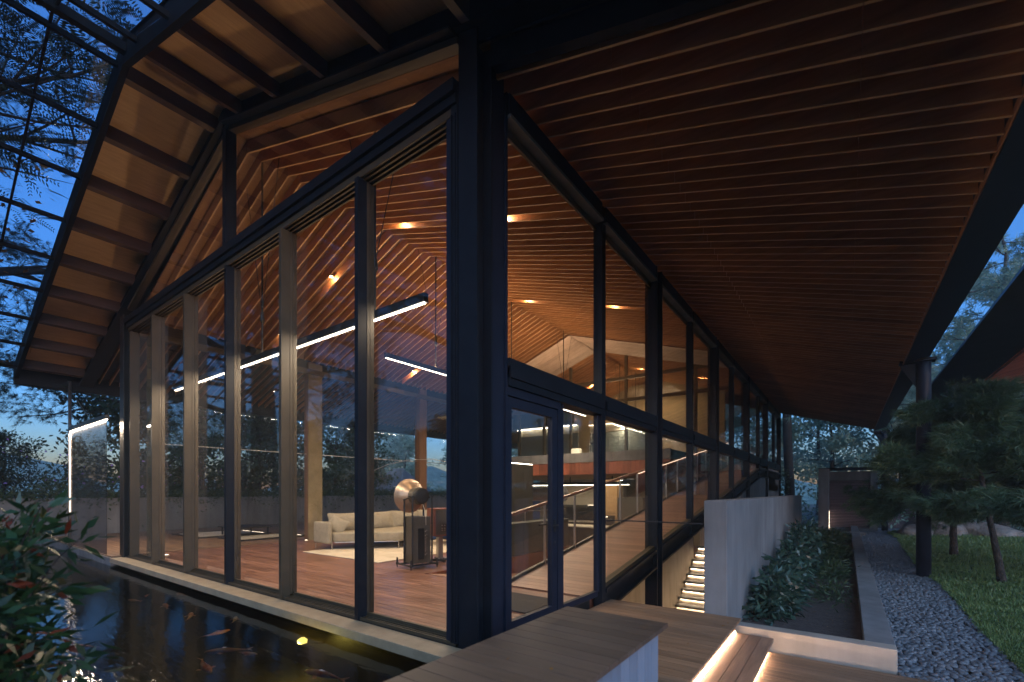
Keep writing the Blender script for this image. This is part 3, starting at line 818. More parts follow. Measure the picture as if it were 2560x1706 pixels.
# ------------------------------------------------------------------ side glass wall (x = 0)
side = thing('side_glass_wall', 'long glazed side wall with mid transom running back under the eave', 'glass wall')
SC = [4.98, 9.6, 14.35, 19.0, 23.75]
SM = [2.66, 7.25, 11.8, 16.9, 21.6]
def rz(y): return max(0.0, .158 * (y - 2.42))     # ramp surface
allp = sorted(SC + SM)
for y in SC:
    m = MB(); z0 = -2.2 if y < 8 else -.6
    m.box(-.13, .09, y - .15, y - .12, z0, 5.48); m.box(-.13, .09, y + .12, y + .15, z0, 5.48); m.box(-.03, -.005, y - .119, y + .119, z0, 5.48)
    m.build('column', 'steel', side)
for y in SM:
    bx('mullion', 'steel', side, -.06, .07, y - .06, y + .06, max(rz(y) - .2, -.3), 5.2)
ys = [.43] + allp
for a, b in zip(ys[:-1], ys[1:]):
    a2, b2 = a + (.13 if a in SC else .06), b - (.13 if b in SC else .06)
    if a == .43: a2 = .43
    m = MB(); m.box(-.09, .08, a2, b2, 2.52, 2.80); m.box(-.06, .10, a2, b2, 2.60, 2.72); m.build('transom', 'steel', side)
    m = MB(); m.box(-.10, .08, a2, b2, 5.25, 5.46); m.box(-.04, .04, a2, b2, 5.46, 5.49); m.build('top_beam', 'steel', side)
    m = MB(); m.box(-.02, .095, a2, b2, 5.205, 5.247); m.build('light_trim', 'concrete', side)
    bx('inner_frame', 'bronze', side, -.05, -.02, a2, b2, 5.12, 5.21)
    bx('glass_pane', 'glass', side, .0, .01, a2, b2, 2.80, 5.21)
    if a == .43: continue
    za, zb = rz(a2) + .10, rz(b2) + .10
    zb = min(zb, 2.46); za = min(za, 2.46)
    if b <= 20:
        m = MB(); m.hexa([(0, a2, za), (.01, a2, za), (.01, b2, zb), (0, b2, zb), (0, a2, 2.52), (.01, a2, 2.52), (.01, b2, 2.52), (0, b2, 2.52)])
        m.build('glass_pane', 'glass', side)
        m = MB(); m.hexa([(-.05, a2, za - .06), (.05, a2, za - .06), (.05, b2, zb - .06), (-.05, b2, zb - .06), (-.05, a2, za), (.05, a2, za), (.05, b2, zb), (-.05, b2, zb)])
        m.build('bottom_frame', 'bronze', side)
    m = MB()
    for x0, x1, lo, hi in ((-.09, .09, -.12, -.065), (-.02, .02, -.36, -.12), (-.09, .09, -.40, -.36)):
        m.hexa([(x0, a2, za + lo), (x1, a2, za + lo), (x1, b2, zb + lo), (x0, b2, zb + lo), (x0, a2, za + hi), (x1, a2, za + hi), (x1, b2, zb + hi), (x0, b2, zb + hi)])
    m.build('ramp_beam', 'steel', side)
# door in the first bay
door = MB(); 
door.box(-.03, .035, .435, .525, .005, 2.42); door.box(-.03, .035, 1.33, 1.44, .005, 2.42); door.box(-.03, .035, .525, 1.33, .005, .115); door.box(-.03, .035, .525, 1.33, 2.32, 2.42)
dobj = door.build('door', 'steel2', side)
bx('door_glass', 'glass', dobj, 0, .008, .525, 1.33, .115, 2.32)
h = MB(); h.box(.036, .046, 1.36, 1.40, .98, 1.12); h.tube([(.046, 1.38, 1.06), (.085, 1.38, 1.06), (.09, 1.37, 1.06), (.09, 1.24, 1.06)], .010, 8)
h.box(-.05, -.031, 1.36, 1.40, .98, 1.12); h.tube([(-.05, 1.38, 1.06), (-.085, 1.38, 1.06), (-.09, 1.37, 1.06), (-.09, 1.24, 1.06)], .010, 8)
h.build('door_handle', 'black', dobj, smooth=False)
MB().lathe([(.014, 0), (.018, .004), (.0, .008)], (.037, 1.38, .86), (1, 0, 0), 12).build('lock_plate', 'black', dobj)
m = MB(); m.box(-.05, .05, .431, 1.50, 2.43, 2.519); m.box(-.05, .045, 1.445, 1.56, -.02, 2.429); m.build('door_frame', 'steel2', side)
m = MB(); m.box(-.03, .03, 1.562, 1.60, .06, 2.51); m.box(-.03, .03, 2.55, 2.598, .06, 2.51); m.box(-.03, .03, 1.60, 2.55, .0, .075); m.build('window_frame', 'steel2', side)
bx('glass_pane', 'glass', side, 0, .01, 1.60, 2.55, .075, 2.52)
tag(bx('doormat', 'rubber', None, -1.05, -.25, 1.2, 2.0, .004, .02), 'dark grey doormat just inside the glass door', 'mat')

# ------------------------------------------------------------------ left side wall (x = -10.35)
lw = thing('left_glass_wall', 'far glass side of the living room opening to the terrace', 'glass wall')
for y in (4.4, 8.8, 13.4, 18.2, 23.4):
    bx('column', 'column_wood', lw, -10.45, -10.19, y - .2, y + .16, 0, 5.35)
    if y == 4.4: bx('column_facing', 'olive_stone', lw, -10.18, -10.14, y - .24, y + .2, 0, 5.3)
m = MB(); m.box(-10.42, -10.28, .1, 24, 5.1, 5.5); m.box(-10.50, -10.2, .1, 24, 5.04, 5.098); m.build('top_beam', 'steel', lw)
m = MB()
for dx in (0, .05, .1): m.box(-10.18 + dx, -10.15 + dx, .1, 24, 4.96, 5.10)
m.build('curtain_track', 'bronze', lw)
bx('cross_rail', 'chrome', lw, -10.36, -10.345, .3, 24, 2.58, 2.60)
for y in (6.5, 11.0, 15.8, 20.8): bx('door_stile', 'steel', lw, -10.40, -10.34, y - .04, y + .04, 0, 5.04)
ys2 = [.2, 4.2, 8.6, 13.2, 18.0, 23.2]
for a, b in zip(ys2[:-1], ys2[1:]): bx('glass_pane', 'thin_glass', lw, -10.36, -10.35, a + .4, b, .02, 5.04)

# ------------------------------------------------------------------ floors
fl = struct(bx('floor', 'black', None, -10.46, -3.2, -.03, 7.6, -.5, -.028))
FW = .13; LB = 2.4
pmesh = MB().box(0, LB - .004, 0, FW - .004, -.026, 0).mesh('plank', 'floor')
cnt = 0; rest = MB()
def plank(x0, x1, y, parent, me=None):
    global cnt
    o = bpy.data.objects.new('plank', pmesh); COL.objects.link(o); o.parent = parent; o.location = (x0, y, 0)
    o.scale = ((x1 - x0 - .003) / (LB - .004), 1, 1); cnt += 1
y = .13
r_ = random.Random(4)
while y < 7.5:
    x = -.10 if y < 2.3 else -3.21
    xe = -10.4
    L = r_.uniform(.9, LB * 1.4)
    while x > xe + .02:
        nx = max(x - L, xe)
        if cnt < 285: plank(nx, x, y, fl)
        else: rest.box(nx, x - .003, y, y + FW - .004, -.026, 0)
        x = nx; L = LB * r_.uniform(1.0, 1.5)
    y += FW
o = rest.build('planks', 'floor', fl); o['kind'] = 'stuff'
fe = struct(bx('entry_floor', 'black', None, -3.2, -.02, -.03, 2.4, -.5, -.028))
kf = struct(bx('kitchen_floor', 'floor', None, -10.3, -1.5, 7.6, 23.8, -1.0, -.87))
bx('floor_edge', 'redwood', fl, -3.2, -3.17, 2.4, 7.6, -1.0, -.002)
bx('floor_edge', 'redwood', fl, -10.3, -3.2, 7.602, 7.63, -.99, -.002)
# ramp going down to the kitchen
rd = struct(MB().hexa([(-3.165, 2.41, -.3), (-1.56, 2.41, -.3), (-1.56, 8.7, -1.1), (-3.165, 8.7, -1.1), (-3.165, 2.41, -.006), (-1.56, 2.41, -.006), (-1.56, 8.7, -.87), (-3.165, 8.7, -.87)]).build('lower_ramp', 'floory'))
# ramp going up
ru = struct(MB().hexa([(-1.5, 2.42, -.3), (-.1, 2.42, -.3), (-.1, 19.9, 2.3), (-1.5, 19.9, 2.3), (-1.5, 2.42, -.03), (-.1, 2.42, -.03), (-.1, 19.9, 2.73), (-1.5, 19.9, 2.73)]).build('upper_ramp', 'redwood'))
ang = math.atan(.158)
rp = MB().box(-1.46, -.11, 0, .126, 0, .022).build('board', 'floory', ru, loc=(0, 2.44, rz(2.44) - .02)); rp.rotation_euler = (ang, 0, 0)
k = 1
while 2.44 + k * .129 < 19.8:
    yy = 2.44 + k * .129
    c = copyo(rp, (0, yy, rz(yy) - .02), ru, (ang, 0, 0)); k += 1
m = MB(); m.hexa([(-1.52, 2.42, -.04), (-1.47, 2.42, -.04), (-1.47, 19.8, 2.70), (-1.52, 19.8, 2.70), (-1.52, 2.42, .05), (-1.47, 2.42, .05), (-1.47, 19.8, 2.79), (-1.52, 19.8, 2.79)]); m.build('ramp_kerb', 'bronze', ru)

# ramp balustrade
bal = thing('ramp_balustrade', 'glass and steel balustrade with wooden handrail rising beside the ramp', 'balustrade')
py = [2.5, 3.58, 4.68, 5.8, 6.9, 8.0, 9.15, 10.3, 11.4, 12.6, 13.8, 15.0, 16.3, 17.6, 18.9]
pm = MB().box(-1.50, -1.46, -.012, .012, .0, 1.04).build('post', 'chrome', bal, loc=(0, py[0], rz(py[0]) + .0))
for y in py[1:]: copyo(pm, (0, y, rz(y)), bal)
m = MB(); m.hexa([(-1.515, 2.42, 1.04), (-1.445, 2.42, 1.04), (-1.445, 19.5, 1.04 + rz(19.5)), (-1.515, 19.5, 1.04 + rz(19.5)), (-1.515, 2.42, 1.085), (-1.445, 2.42, 1.085), (-1.445, 19.5, 1.085 + rz(19.5)), (-1.515, 19.5, 1.085 + rz(19.5))])
m.build('handrail', 'handrail', bal)
for a, b in zip(py[:-1], py[1:]):
    m = MB(); m.hexa([(-1.486, a + .02, rz(a) + .06), (-1.476, a + .02, rz(a) + .06), (-1.476, b - .02, rz(b) + .06), (-1.486, b - .02, rz(b) + .06), (-1.486, a + .02, rz(a) + 1.0), (-1.476, a + .02, rz(a) + 1.0), (-1.476, b - .02, rz(b) + 1.0), (-1.486, b - .02, rz(b) + 1.0)])
    m.build('glass_panel', 'guard_glass', bal)
m = MB(); m.hexa([(-1.475, 8.0, 1.026 + rz(8)), (-1.455, 8.0, 1.026 + rz(8)), (-1.455, 19.4, 1.026 + rz(19.4)), (-1.475, 19.4, 1.026 + rz(19.4)), (-1.475, 8, 1.038 + rz(8)), (-1.455, 8, 1.038 + rz(8)), (-1.455, 19.4, 1.038 + rz(19.4)), (-1.475, 19.4, 1.038 + rz(19.4))])
m.build('light_strip', 'led_dim', bal)
for a, b in zip(py[5:-1], py[6:]):
    m = MB(); m.hexa([(-1.53, a + .02, rz(a) + .5), (-1.50, a + .02, rz(a) + .5), (-1.50, b - .02, rz(b) + .5), (-1.53, b - .02, rz(b) + .5), (-1.53, a + .02, rz(a) + 1.03), (-1.50, a + .02, rz(a) + 1.03), (-1.50, b - .02, rz(b) + 1.03), (-1.53, b - .02, rz(b) + 1.03)])
    m.build('wood_panel', 'redwood', bal)
bx('end_post', 'chrome', bal, -1.50, -1.46, 2.42, 2.445, 0.003, 1.04)

# ------------------------------------------------------------------ mezzanine, kitchen, back rooms
mz = thing('mezzanine', 'upper floor deck with grey edge and red wood fascia at the back of the hall', 'mezzanine')
bx('slab', 'black', mz, -10.25, -1.56, 11.06, 24, 2.1, 2.78)
for i in range(34):
    x0 = -10.2 + i * .254
    bx('fascia_board', 'redwood', mz, x0, x0 + .25, 11.0, 11.055, 2.06, 2.47)
bx('edge_beam', 'concrete', mz, -10.2, -1.56, 10.98, 11.055, 2.475, 2.80)
bx('ceiling_panel', 'creamwall', mz, -10.2, -1.58, 11.06, 24, 2.04, 2.095)
for x0, x1 in ((-9.9, -7.8), (-7.76, -5.7), (-5.66, -3.6), (-3.56, -1.7)): bx('glass_guard', 'guard_glass', mz, x0, x1, 11.0, 11.012, 2.8, 3.75)
gp2 = thing('inner_gable_partition', 'glazed inner gable with bronze frames above the mezzanine', 'partition')
for x in (-9.0, -7.7, -6.4, -5.18, -4.0, -2.7, -1.45): bx('mullion', 'bronze', gp2, x - .05, x + .05, 13.4, 13.5, 2.8, zr(x) - .02)
for z in (4.9, 5.75):
    m = MB(); m.box(-9.95, -.3, 13.38, 13.46, z, z + .12); m.build('rail', 'bronze', gp2)
for a, b in zip((-9.9, -9.0, -7.7, -6.4, -5.18, -4.0, -2.7), (-9.0, -7.7, -6.4, -5.18, -4.0, -2.7, -1.45)): bx('glass_pane', 'guard_glass', gp2, a + .05, b - .05, 13.41, 13.42, 2.8, 5.7)
pc = thing('pale_gable_lining', 'whitewashed board lining under the ridge above the mezzanine', 'ceiling')
for k in range(9):
    y0 = 11.1 + k * .25
    for xa, xb in ((-9.9, -5.18), (-5.18, -.2)):
        m = MB(); za, zb = zr(xa) - .03, zr(xb) - .03
        m.hexa([(xa, y0, za), (xb, y0, zb), (xb, y0 + .24, zb), (xa, y0 + .24, za), (xa, y0, za + .02), (xb, y0, zb + .02), (xb, y0 + .24, zb + .02), (xa, y0 + .24, za + .02)])
        m.build('board', 'palewood', pc)
rm = thing('upper_room', 'lit cream upper room behind the inner gable', 'room')
bx('back_wall', 'creamwall', rm, -10.2, -1.6, 19.0, 19.1, 2.8, 6.8)
bx('cabinet_wall', 'greywall', rm, -10.2, -6.9, 15.0, 15.1, 2.8, 4.1)
bx('bulkhead', 'darkcab', rm, -10.2, -6.9, 14.6, 15.1, 4.45, 5.7)
bx('cove_panel', 'cream', rm, -10.2, -6.9, 15.06, 15.1, 4.1, 4.45)
bx('cove_light', 'led', rm, -10.2, -6.95, 14.95, 14.98, 4.43, 4.45)
bx('grey_panel', 'greywall', rm, -6.8, -4.2, 16.0, 16.1, 2.8, 4.15)
bx('cove_light', 'led_soft', rm, -6.8, -4.3, 15.9, 15.93, 4.5, 4.53)
bx('cove_panel', 'cream', rm, -6.8, -4.2, 16.0, 16.1, 4.18, 4.55)
lamp('AREA', 'room_lamp', (-4.2, 17.5, 6.0), 26, WARM, rm, (0, 0, 0), 2, 2)
lamp('AREA', 'room_lamp', (-7.5, 17.5, 6.0), 22, WARM, rm, (0, 0, 0), 2, 2)
lm = thing('table_lamp', 'small glowing fabric lamp on the mezzanine', 'lamp', None, (-5.9, 13.0, 2.8))
bx('shade', emit('lamp_shade', (1, .8, .42), .3), lm, -.2, .2, -.12, .12, .12, .38, bevel=.06); bx('base', 'black', lm, -.05, .05, -.05, .05, 0, .2)
ch = thing('metal_chair', 'thin metal framed chair standing on the mezzanine edge', 'chair', None, (-4.6, 12.2, 2.8))
ch.rotation_euler = (0, 0, .3)
bx('seat', 'black', ch, -.25, .25, -.25, .25, .42, .46, bevel=.01)
m = MB(); m.tube([(-.25, .25, 0), (-.25, .25, .85), (.25, .25, .85), (.25, .25, 0)], .012, 6); m.tube([(-.25, .25, .6), (.25, .25, .6)], .01, 6); m.build('back_frame', 'chrome', ch)
for sx in (-.24, .24): MB().tube([(sx, -.24, 0), (sx, -.24, .44)], .012, 6).build('leg', 'chrome', ch)

# kitchen
kt = thing('kitchen_wall_units', 'cream wall cupboards over a dark splashback along the kitchen back wall', 'kitchen units')
for i in range(7):
    x0 = -9.6 + i * .60
    bx('cupboard_door', 'cream', kt, x0, x0 + .592, 16.6, 16.95, .82, 1.95, bevel=.003)
bx('splashback', 'black', kt, -9.8, -5.2, 16.96, 17.0, .05, .82)
bx('worktop', 'cream', kt, -9.8, -5.2, 16.3, 17.0, .0, .05)
bx('base_units', 'darkcab', kt, -9.8, -5.2, 16.35, 16.98, -.86, -.002)
bx('hob', 'chrome', kt, -8.4, -7.5, 16.4, 16.8, .052, .07)
bx('hood', 'darkcab', kt, -8.6, -7.2, 16.3, 16.59, .70, .82)
bx('under_light', 'led_soft', kt, -9.4, -5.6, 16.7, 16.72, .80, .815)
m = MB(); m.tube([(-5.9, 16.7, .05), (-5.9, 16.7, .35), (-5.9, 16.6, .42), (-5.9, 16.5, .35)], .015, 6); m.build('tap', 'chrome', kt)
ov = thing('oven_tower', 'oak cabinet tower with a built in steel oven', 'oven')
bx('oak_cabinet', 'oak', ov, -6.0, -5.0, 14.9, 15.5, .55, 2.0, bevel=.004)
bx('lower_cabinet', 'oak', ov, -6.0, -5.0, 14.92, 15.5, -.86, .54)
for i, z in enumerate((.12, -.5)):
    of = bx('oven', 'black', ov, -5.9, -5.1, 14.86, 14.915, z - .2, z + .32)
    bx('handle', 'chrome', of, -5.82, -5.18, 14.83, 14.85, z + .16, z + .18)
    bx('display', 'led_soft', of, -5.6, -5.4, 14.855, 14.858, z + .25, z + .27)
bx('tall_cabinet', 'darkcab', ov, -4.98, -3.9, 14.95, 15.6, -.86, 1.2)
isl = thing('kitchen_island', 'long kitchen island with pale top on a dark base', 'island')
bx('worktop', 'cream', isl, -8.6, -4.7, 13.3, 14.4, .0, .05, bevel=.004); bx('end_panel', 'cream', isl, -4.78, -4.7, 13.3, 14.4, -.86, -.003)
bx('base', 'darkcab', isl, -8.5, -4.9, 13.6, 14.35, -.86, -.003)
sh = MB(); prof = [(.0, .0), (.2, .0), (.27, .1), (.28, .42)]
cz = thing('shell_chair', 'grey moulded shell chair by the kitchen island', 'chair', None, (-6.4, 12.6, -.87))
sh = MB()
for i in range(9):
    pass
vs = []; fs = []
for j in range(6):
    t = j / 5
    for i in range(13):
        a = math.pi * (i / 12) 
        r = .2 + .08 * t; vs.append((math.cos(a) * r, -math.sin(a) * r * .9, .42 + .45 * t * (.35 + .65 * math.sin(a))))
for j in range(5):
    for i in range(12): fs.append((j * 13 + i, j * 13 + i + 1, (j + 1) * 13 + i + 1, (j + 1) * 13 + i))
sh.add(vs, fs); o = sh.build('shell', 'greywall', cz, smooth=True); sm_ = o.modifiers.new('solid', 'SOLIDIFY'); sm_.thickness = .02
MB().lathe([(.02, 0), (.2, .0), (.21, .02), (.0, .025)], (0, 0, .40), (0, 0, 1), 18, cap=False).build('seat', 'greywall', cz)
for a in (.8, 2.3, 3.9, 5.4): MB().tube([(math.cos(a) * .1, math.sin(a) * .1, .4), (math.cos(a) * .24, math.sin(a) * .24, 0)], .012, 6).build('leg', 'chrome', cz)
# linear kitchen pendant and duct
kp = thing('kitchen_pendant', 'long black linear pendant hung under the kitchen ceiling', 'pendant light')
bx('housing', 'black', kp, -8.6, -3.6, 12.8, 12.9, 1.72, 1.84); bx('light_strip', 'led', kp, -8.55, -3.65, 12.82, 12.88, 1.705, 1.718)
for x in (-7.9, -6.1, -4.3): bx('rod', 'black', kp, x - .015, x + .015, 12.83, 12.87, 1.84, 2.04)
kd = thing('round_duct', 'fat round metal duct above the kitchen counter', 'duct')
MB().tube([(-7.9, 12.4, 1.35), (-5.9, 12.0, 1.35)], .27, 24).build('duct_body', 'ducting', kd, smooth=False)
MB().tube([(-6.3, 12.08, 1.1), (-6.3, 12.08, .3)], .05, 10).build('down_pipe', 'ducting', kd)
# tall dark wall with light on top, sideboard
tw = thing('tall_dark_cabinet', 'tall dark cabinet wall with a light line along its top edge', 'cabinet')
for i in range(3):
    y0 = 7.7 + i * .52
    bx('door_panel', 'darkcab', tw, -5.6, -5.5, y0, y0 + .515, -.86, 2.33, bevel=.002)
bx('carcass', 'black', tw, -6.3, -5.605, 7.7, 9.25, -.86, 2.33)
bx('light_strip', 'led', tw, -5.56, -5.52, 7.7, 9.25, 2.332, 2.352)
sb = thing('sideboard', 'low dark sideboard standing along the floor edge above the lower ramp', 'sideboard')
for i in range(4):
    y0 = 4.72 + i * .7
    bx('door_panel', 'darkcab', sb, -3.24, -3.205, y0, y0 + .692, .02, .70, bevel=.002)
bx('carcass', 'black', sb, -3.6, -3.245, 4.7, 7.52, .0, .70); bx('top', 'darkcab', sb, -3.62, -3.20, 4.68, 7.54, .702, .73)
gg = thing('edge_guard_glass', 'clear guard glass above the sideboard with thin metal line', 'guard')
bx('glass_panel', 'guard_glass', gg, -3.30, -3.29, 4.7, 7.5, .731, .99); bx('top_rail', 'chrome', gg, -3.305, -3.285, 4.7, 7.5, .99, 1.0)
m = MB(); m.tube([(-3.5, 5.9, .73), (-3.5, 5.9, .98), (-3.5, 5.82, 1.03), (-3.5, 5.76, .98)], .012, 6)
tag(m.build('bar_tap', 'chrome', None, smooth=True), 'small curved tap on the sideboard top', 'tap')
lamp('AREA', 'kitchen_lamp', (-6, 14.2, 1.95), 60, WARMW, kp, (0, 0, 0), 5, 2.2)
# back wall of the hall and inner white walls
bw = thing('back_wall', 'rear wall at the far end of the hall and kitchen', 'wall')
bx('kitchen_back', 'creamwall', bw, -10.2, -1.56, 17.02, 17.2, -.86, 2.03)
bx('red_panel', 'redwood', bw, -1.56, -.2, 21.2, 21.3, 2.7, 3.6)

# ------------------------------------------------------------------ pendants and downlights
def pendant(name, label, p0, p1, z, rods):
    t = thing(name, label, 'pendant light', 'linear pendants in the hall')
    d = (Vector(p1) - Vector(p0)); L = d.length; d.normalize(); n = Vector((-d.y, d.x))
    w_ = .035
    c = [Vector(p0) - n * w_, Vector(p1) - n * w_, Vector(p1) + n * w_, Vector(p0) + n * w_]
    MB().hexa([(q.x, q.y, z + .005) for q in c] + [(q.x, q.y, z + .11) for q in c]).build('housing', 'black', t)
    w2 = .016
    c = [Vector(p0) + d * .02 - n * w2, Vector(p1) - d * .02 - n * w2, Vector(p1) - d * .02 + n * w2, Vector(p0) + d * .02 + n * w2]
    MB().hexa([(q.x, q.y, z - .006) for q in c] + [(q.x, q.y, z + .004) for q in c]).build('light_strip', 'led', t)
    ang_ = math.atan2(d.y, d.x); mid_ = (Vector(p0) + Vector(p1)) / 2
    lamp('AREA', 'down_lamp', (mid_.x, mid_.y, z - .012), 16 * L, WARMW, t, (0, 0, ang_), L - .1, .045)
    lamp('AREA', 'ceiling_fill', (mid_.x, mid_.y, z + .115), (15 if abs(d.y) > .5 else 2.0) * L, WARM, t, (math.pi, 0, ang_), L - .1, .05)  # upward fill added to brighten the ceiling slats and verge panels
    for f in rods:
        q = Vector(p0).lerp(Vector(p1), f); zt = zr(q.x) + .2
        MB().tube([(q.x, q.y, z + .1), (q.x, q.y, zt)], [.016, .016], 8).build('rod', 'black', t)
        for sg in (-1, 1):
            for_ = q + d * .42 * sg * 1.4
            MB().tube([(q.x, q.y, z + .75), (for_.x, for_.y, zr(for_.x) + .1)], .006, 5).build('cable', 'black', t)
        MB().lathe([(.018, 0), (.04, .05), (.03, .16), (.02, .2)], (q.x, q.y, z + .62), (0, 0, 1), 10).build('collar', 'black', t)
    return t
pendant('linear_pendant', 'long black linear pendant across the hall nearest the gable glass', (-9.2, .5), (-1.2, .5), 3.69, (.12, .5, .88))
pendant('linear_pendant', 'linear pendant running back along the ridge behind the corner column', (-5.18, 3.05), (-5.18, 12.4), 4.33, (.16, .49, .82))
pendant('linear_pendant', 'far linear pendant above the mezzanine', (-5.18, 15.0), (-5.18, 18.1), 4.33, (.2, .8))
tube = MB().lathe([(.045, 0), (.045, .09)], (0, 0, 0), (0, 0, 1), 16)
rows = ['first', 'second', 'third', 'fourth']; names = {-1.9: 'nearest the long side wall', -4.5: 'just right of the ridge', -6.95: 'left of the ridge', -9.3: 'nearest the terrace side'}
for ri, y in enumerate((2.86, 7.32, 11.5, 16.2)):
    for x in (-1.9, -4.5, -6.95, -9.3):
        k = round((y - .25) / .2275); ys_ = .25 + k * .2275 + .03 + .1
        dl = thing('downlight', 'warm downlight between ceiling slats, %s row from the gable, %s' % (rows[ri], names[x]), 'downlight', 'downlights in the slatted ceiling', (x, ys_, zr(x) + .09))
        tube.build('can', 'black', dl); dl.children[0].location = (0, 0, .03)
        MB().lathe([(.038, 0), (.038, .006)], (0, 0, .018), (0, 0, 1), 12).build('bulb', 'bulb', dl)
        lamp('SPOT', 'downlight_lamp', (0, 0, -.02), 60, WARM, dl, (0, 0, 0), .03, None, 95, .6)
        lamp('POINT', 'downlight_glow', (0, 0, -.01), 7, WARM, dl, None, .02)

# column uplights
for (x, y, lab) in ((-9.55, .45, 'small uplight at the foot of the left end column'), (-10.0, 4.0, 'uplight on the floor beside the lit timber column'), (-10.0, 8.4, 'uplight hidden behind the sofa at the second timber column')):
    u = thing('uplight', lab, 'uplight', 'floor uplights at the columns', (x, y, .002))
    MB().lathe([(.05, 0), (.055, .02), (.045, .03)], (0, 0, 0), (0, 0, 1), 16).build('ring', 'chrome', u)
    MB().lathe([(.035, 0), (.035, .004)], (0, 0, .031), (0, 0, 1), 12).build('bulb', 'led_soft', u)
    lamp('SPOT', 'uplight_lamp', (0, 0, .06), 26, WARM, u, (R(180), R(8), 0), .03, None, 70, .7)

# ------------------------------------------------------------------ furniture
rug = tag(bx('rug', 'rug', None, -7.7, -4.85, 2.62, 6.6, .004, .018, bevel=.004), 'pale beige wool rug under the sofa and speakers', 'rug')
so = thing('sofa', 'beige linen corner sofa with loose back cushions on thin metal legs', 'sofa')
def cushion(name, pts, z0, z1, mat='fabric', parent=so, puff=.03):
    m = MB().prism(pts, z0, z1)
    o = m.build(name, mat, parent, smooth=True)
    b = o.modifiers.new('bevel', 'BEVEL'); b.width = .045; b.segments = 4
    return o
cushion('seat', [(-8.0, 3.35), (-7.42, 3.26), (-6.35, 4.40), (-6.35, 5.25), (-8.0, 5.25)], .2, .43)
cushion('seat', [(-8.0, 5.27), (-7.0, 5.27), (-7.0, 8.1), (-8.0, 8.1)], .2, .43)
cushion('armrest', [(-8.12, 3.12), (-7.44, 3.12), (-7.44, 3.24), (-8.12, 3.30)], .16, .70)
cushion('backrest', [(-8.2, 3.3), (-8.02, 3.3), (-8.02, 8.1), (-8.2, 8.1)], .16, .66)
def pillow(loc, rot, sx, sz, th, seed):
    rg = random.Random(seed); nx = nz = 10; vs = []; fs = []
    for side_ in (-1, 1):
        for j in range(nz + 1):
            for i in range(nx + 1):
                u, v = i / nx * 2 - 1, j / nz * 2 - 1
                pinch = 1 - .06 * (1 - abs(v)) - .0
                b = (max(0, 1 - u * u) ** .55) * (max(0, 1 - v * v) ** .55)
                sag = -.05 * (1 - u * u) * (1 if v > 0 else 0) * v
                vs.append((u * sx * (1 - .05 * (1 - v * v)), side_ * th * b * (1 + .12 * math.sin(5 * u + seed) * math.cos(4 * v)), v * sz + sag * sz * 2))
    n_ = (nx + 1) * (nz + 1)
    for s_ in (0, 1):
        for j in range(nz):
            for i in range(nx):
                a = s_ * n_ + j * (nx + 1) + i; q = (a, a + 1, a + nx + 2, a + nx + 1)
                fs.append(q if s_ == 0 else tuple(reversed(q)))
    o = MB().add(vs, fs).build('back_cushion', 'fabric', so, smooth=True, sub=1)
    o.location = loc; o.rotation_euler = rot
    return o
for i, y in enumerate((3.95, 4.95, 5.95, 6.95, 7.8)):
    pillow((-7.88 + .03 * (i % 2), y, .66), (R(-14), 0, R(90 + (i * 7) % 9 - 4)), .54, .25, .10, i)
pillow((-7.70, 3.52, .60), (R(-24), R(24), R(28)), .26, .22, .08, 9)
for (x, y) in ((-8.07, 3.17), (-7.44, 3.22), (-6.42, 4.45), (-6.42, 5.2), (-8.1, 5.3), (-7.08, 8.0), (-8.1, 8.0)):
    MB().tube([(x, y, .003 if x < -7.7 or y < 2.6 else .02), (x, y, .2)], .012, 8).build('leg', 'chrome', so)
MB().tube([(-7.42, 3.28, .195), (-6.42, 4.42, .195), (-6.42, 5.2, .195)], .012, 6).build('frame', 'chrome', so)

ct = thing('coffee_table', 'round wooden coffee table behind the speakers', 'table', None, (-6.05, 6.1, .019))
MB().lathe([(.60, 0), (.62, .012), (.62, .03), (.6, .04)], (0, 0, .36), (0, 0, 1), 40).build('table_top', 'oak', ct)
for a in (0, 2.1, 4.2): MB().tube([(math.cos(a) * .45, math.sin(a) * .45, 0), (math.cos(a) * .35, math.sin(a) * .35, .36)], .018, 8).build('leg', 'black', ct)

# horn loudspeaker
hs = thing('horn_loudspeaker', 'large bronze horn loudspeaker on a tall dark cabinet with steel frame', 'loudspeaker', None, (-3.86, 2.75, 0))
hs.rotation_euler = (0, 0, R(-12))
# local frame: +x points from the horn mouth to the motor
m = MB(); m.box(-.17, .20, -.19, .19, .10, .98); m.build('cabinet', 'spk', hs, bevel=.006)
m = MB()
for k in range(11): m.box(.202, .222, -.085 + k * .011, -.080 + k * .011, .18, .76)
m.build('heat_sink', 'black', hs)
m = MB(); m.box(.202, .212, .04, .11, .2, .8)
m.build('amplifier_plate', 'spk', hs)
m = MB()
for z in (.26, .33, .37, .42, .47, .51, .56, .62, .70): m.lathe([(.010, 0), (.010, .012)], (.213, .06, z), (1, 0, 0), 8); m.lathe([(.006, 0), (.006, .012)], (.213, .09, z + .02), (1, 0, 0), 8)
m.build('sockets', 'chrome', hs)
prof = [(.335, 0), (.33, .006), (.325, .01), (.30, .05), (.25, .10), (.19, .15), (.13, .19), (.10, .21)]
hn = MB().lathe([(r, h) for r, h in prof], (-.28, 0, 1.37), (1, 0, 0), 48, cap=False).build('horn', 'horn', hs, smooth=True)
s2 = hn.modifiers.new('solid', 'SOLIDIFY'); s2.thickness = .008
MB().lathe([(.10, 0), (.155, .01), (.163, .03), (.163, .19), (.15, .20)], (-.08, 0, 1.37), (1, 0, 0), 36).build('motor', 'spk', hs)
m = MB()
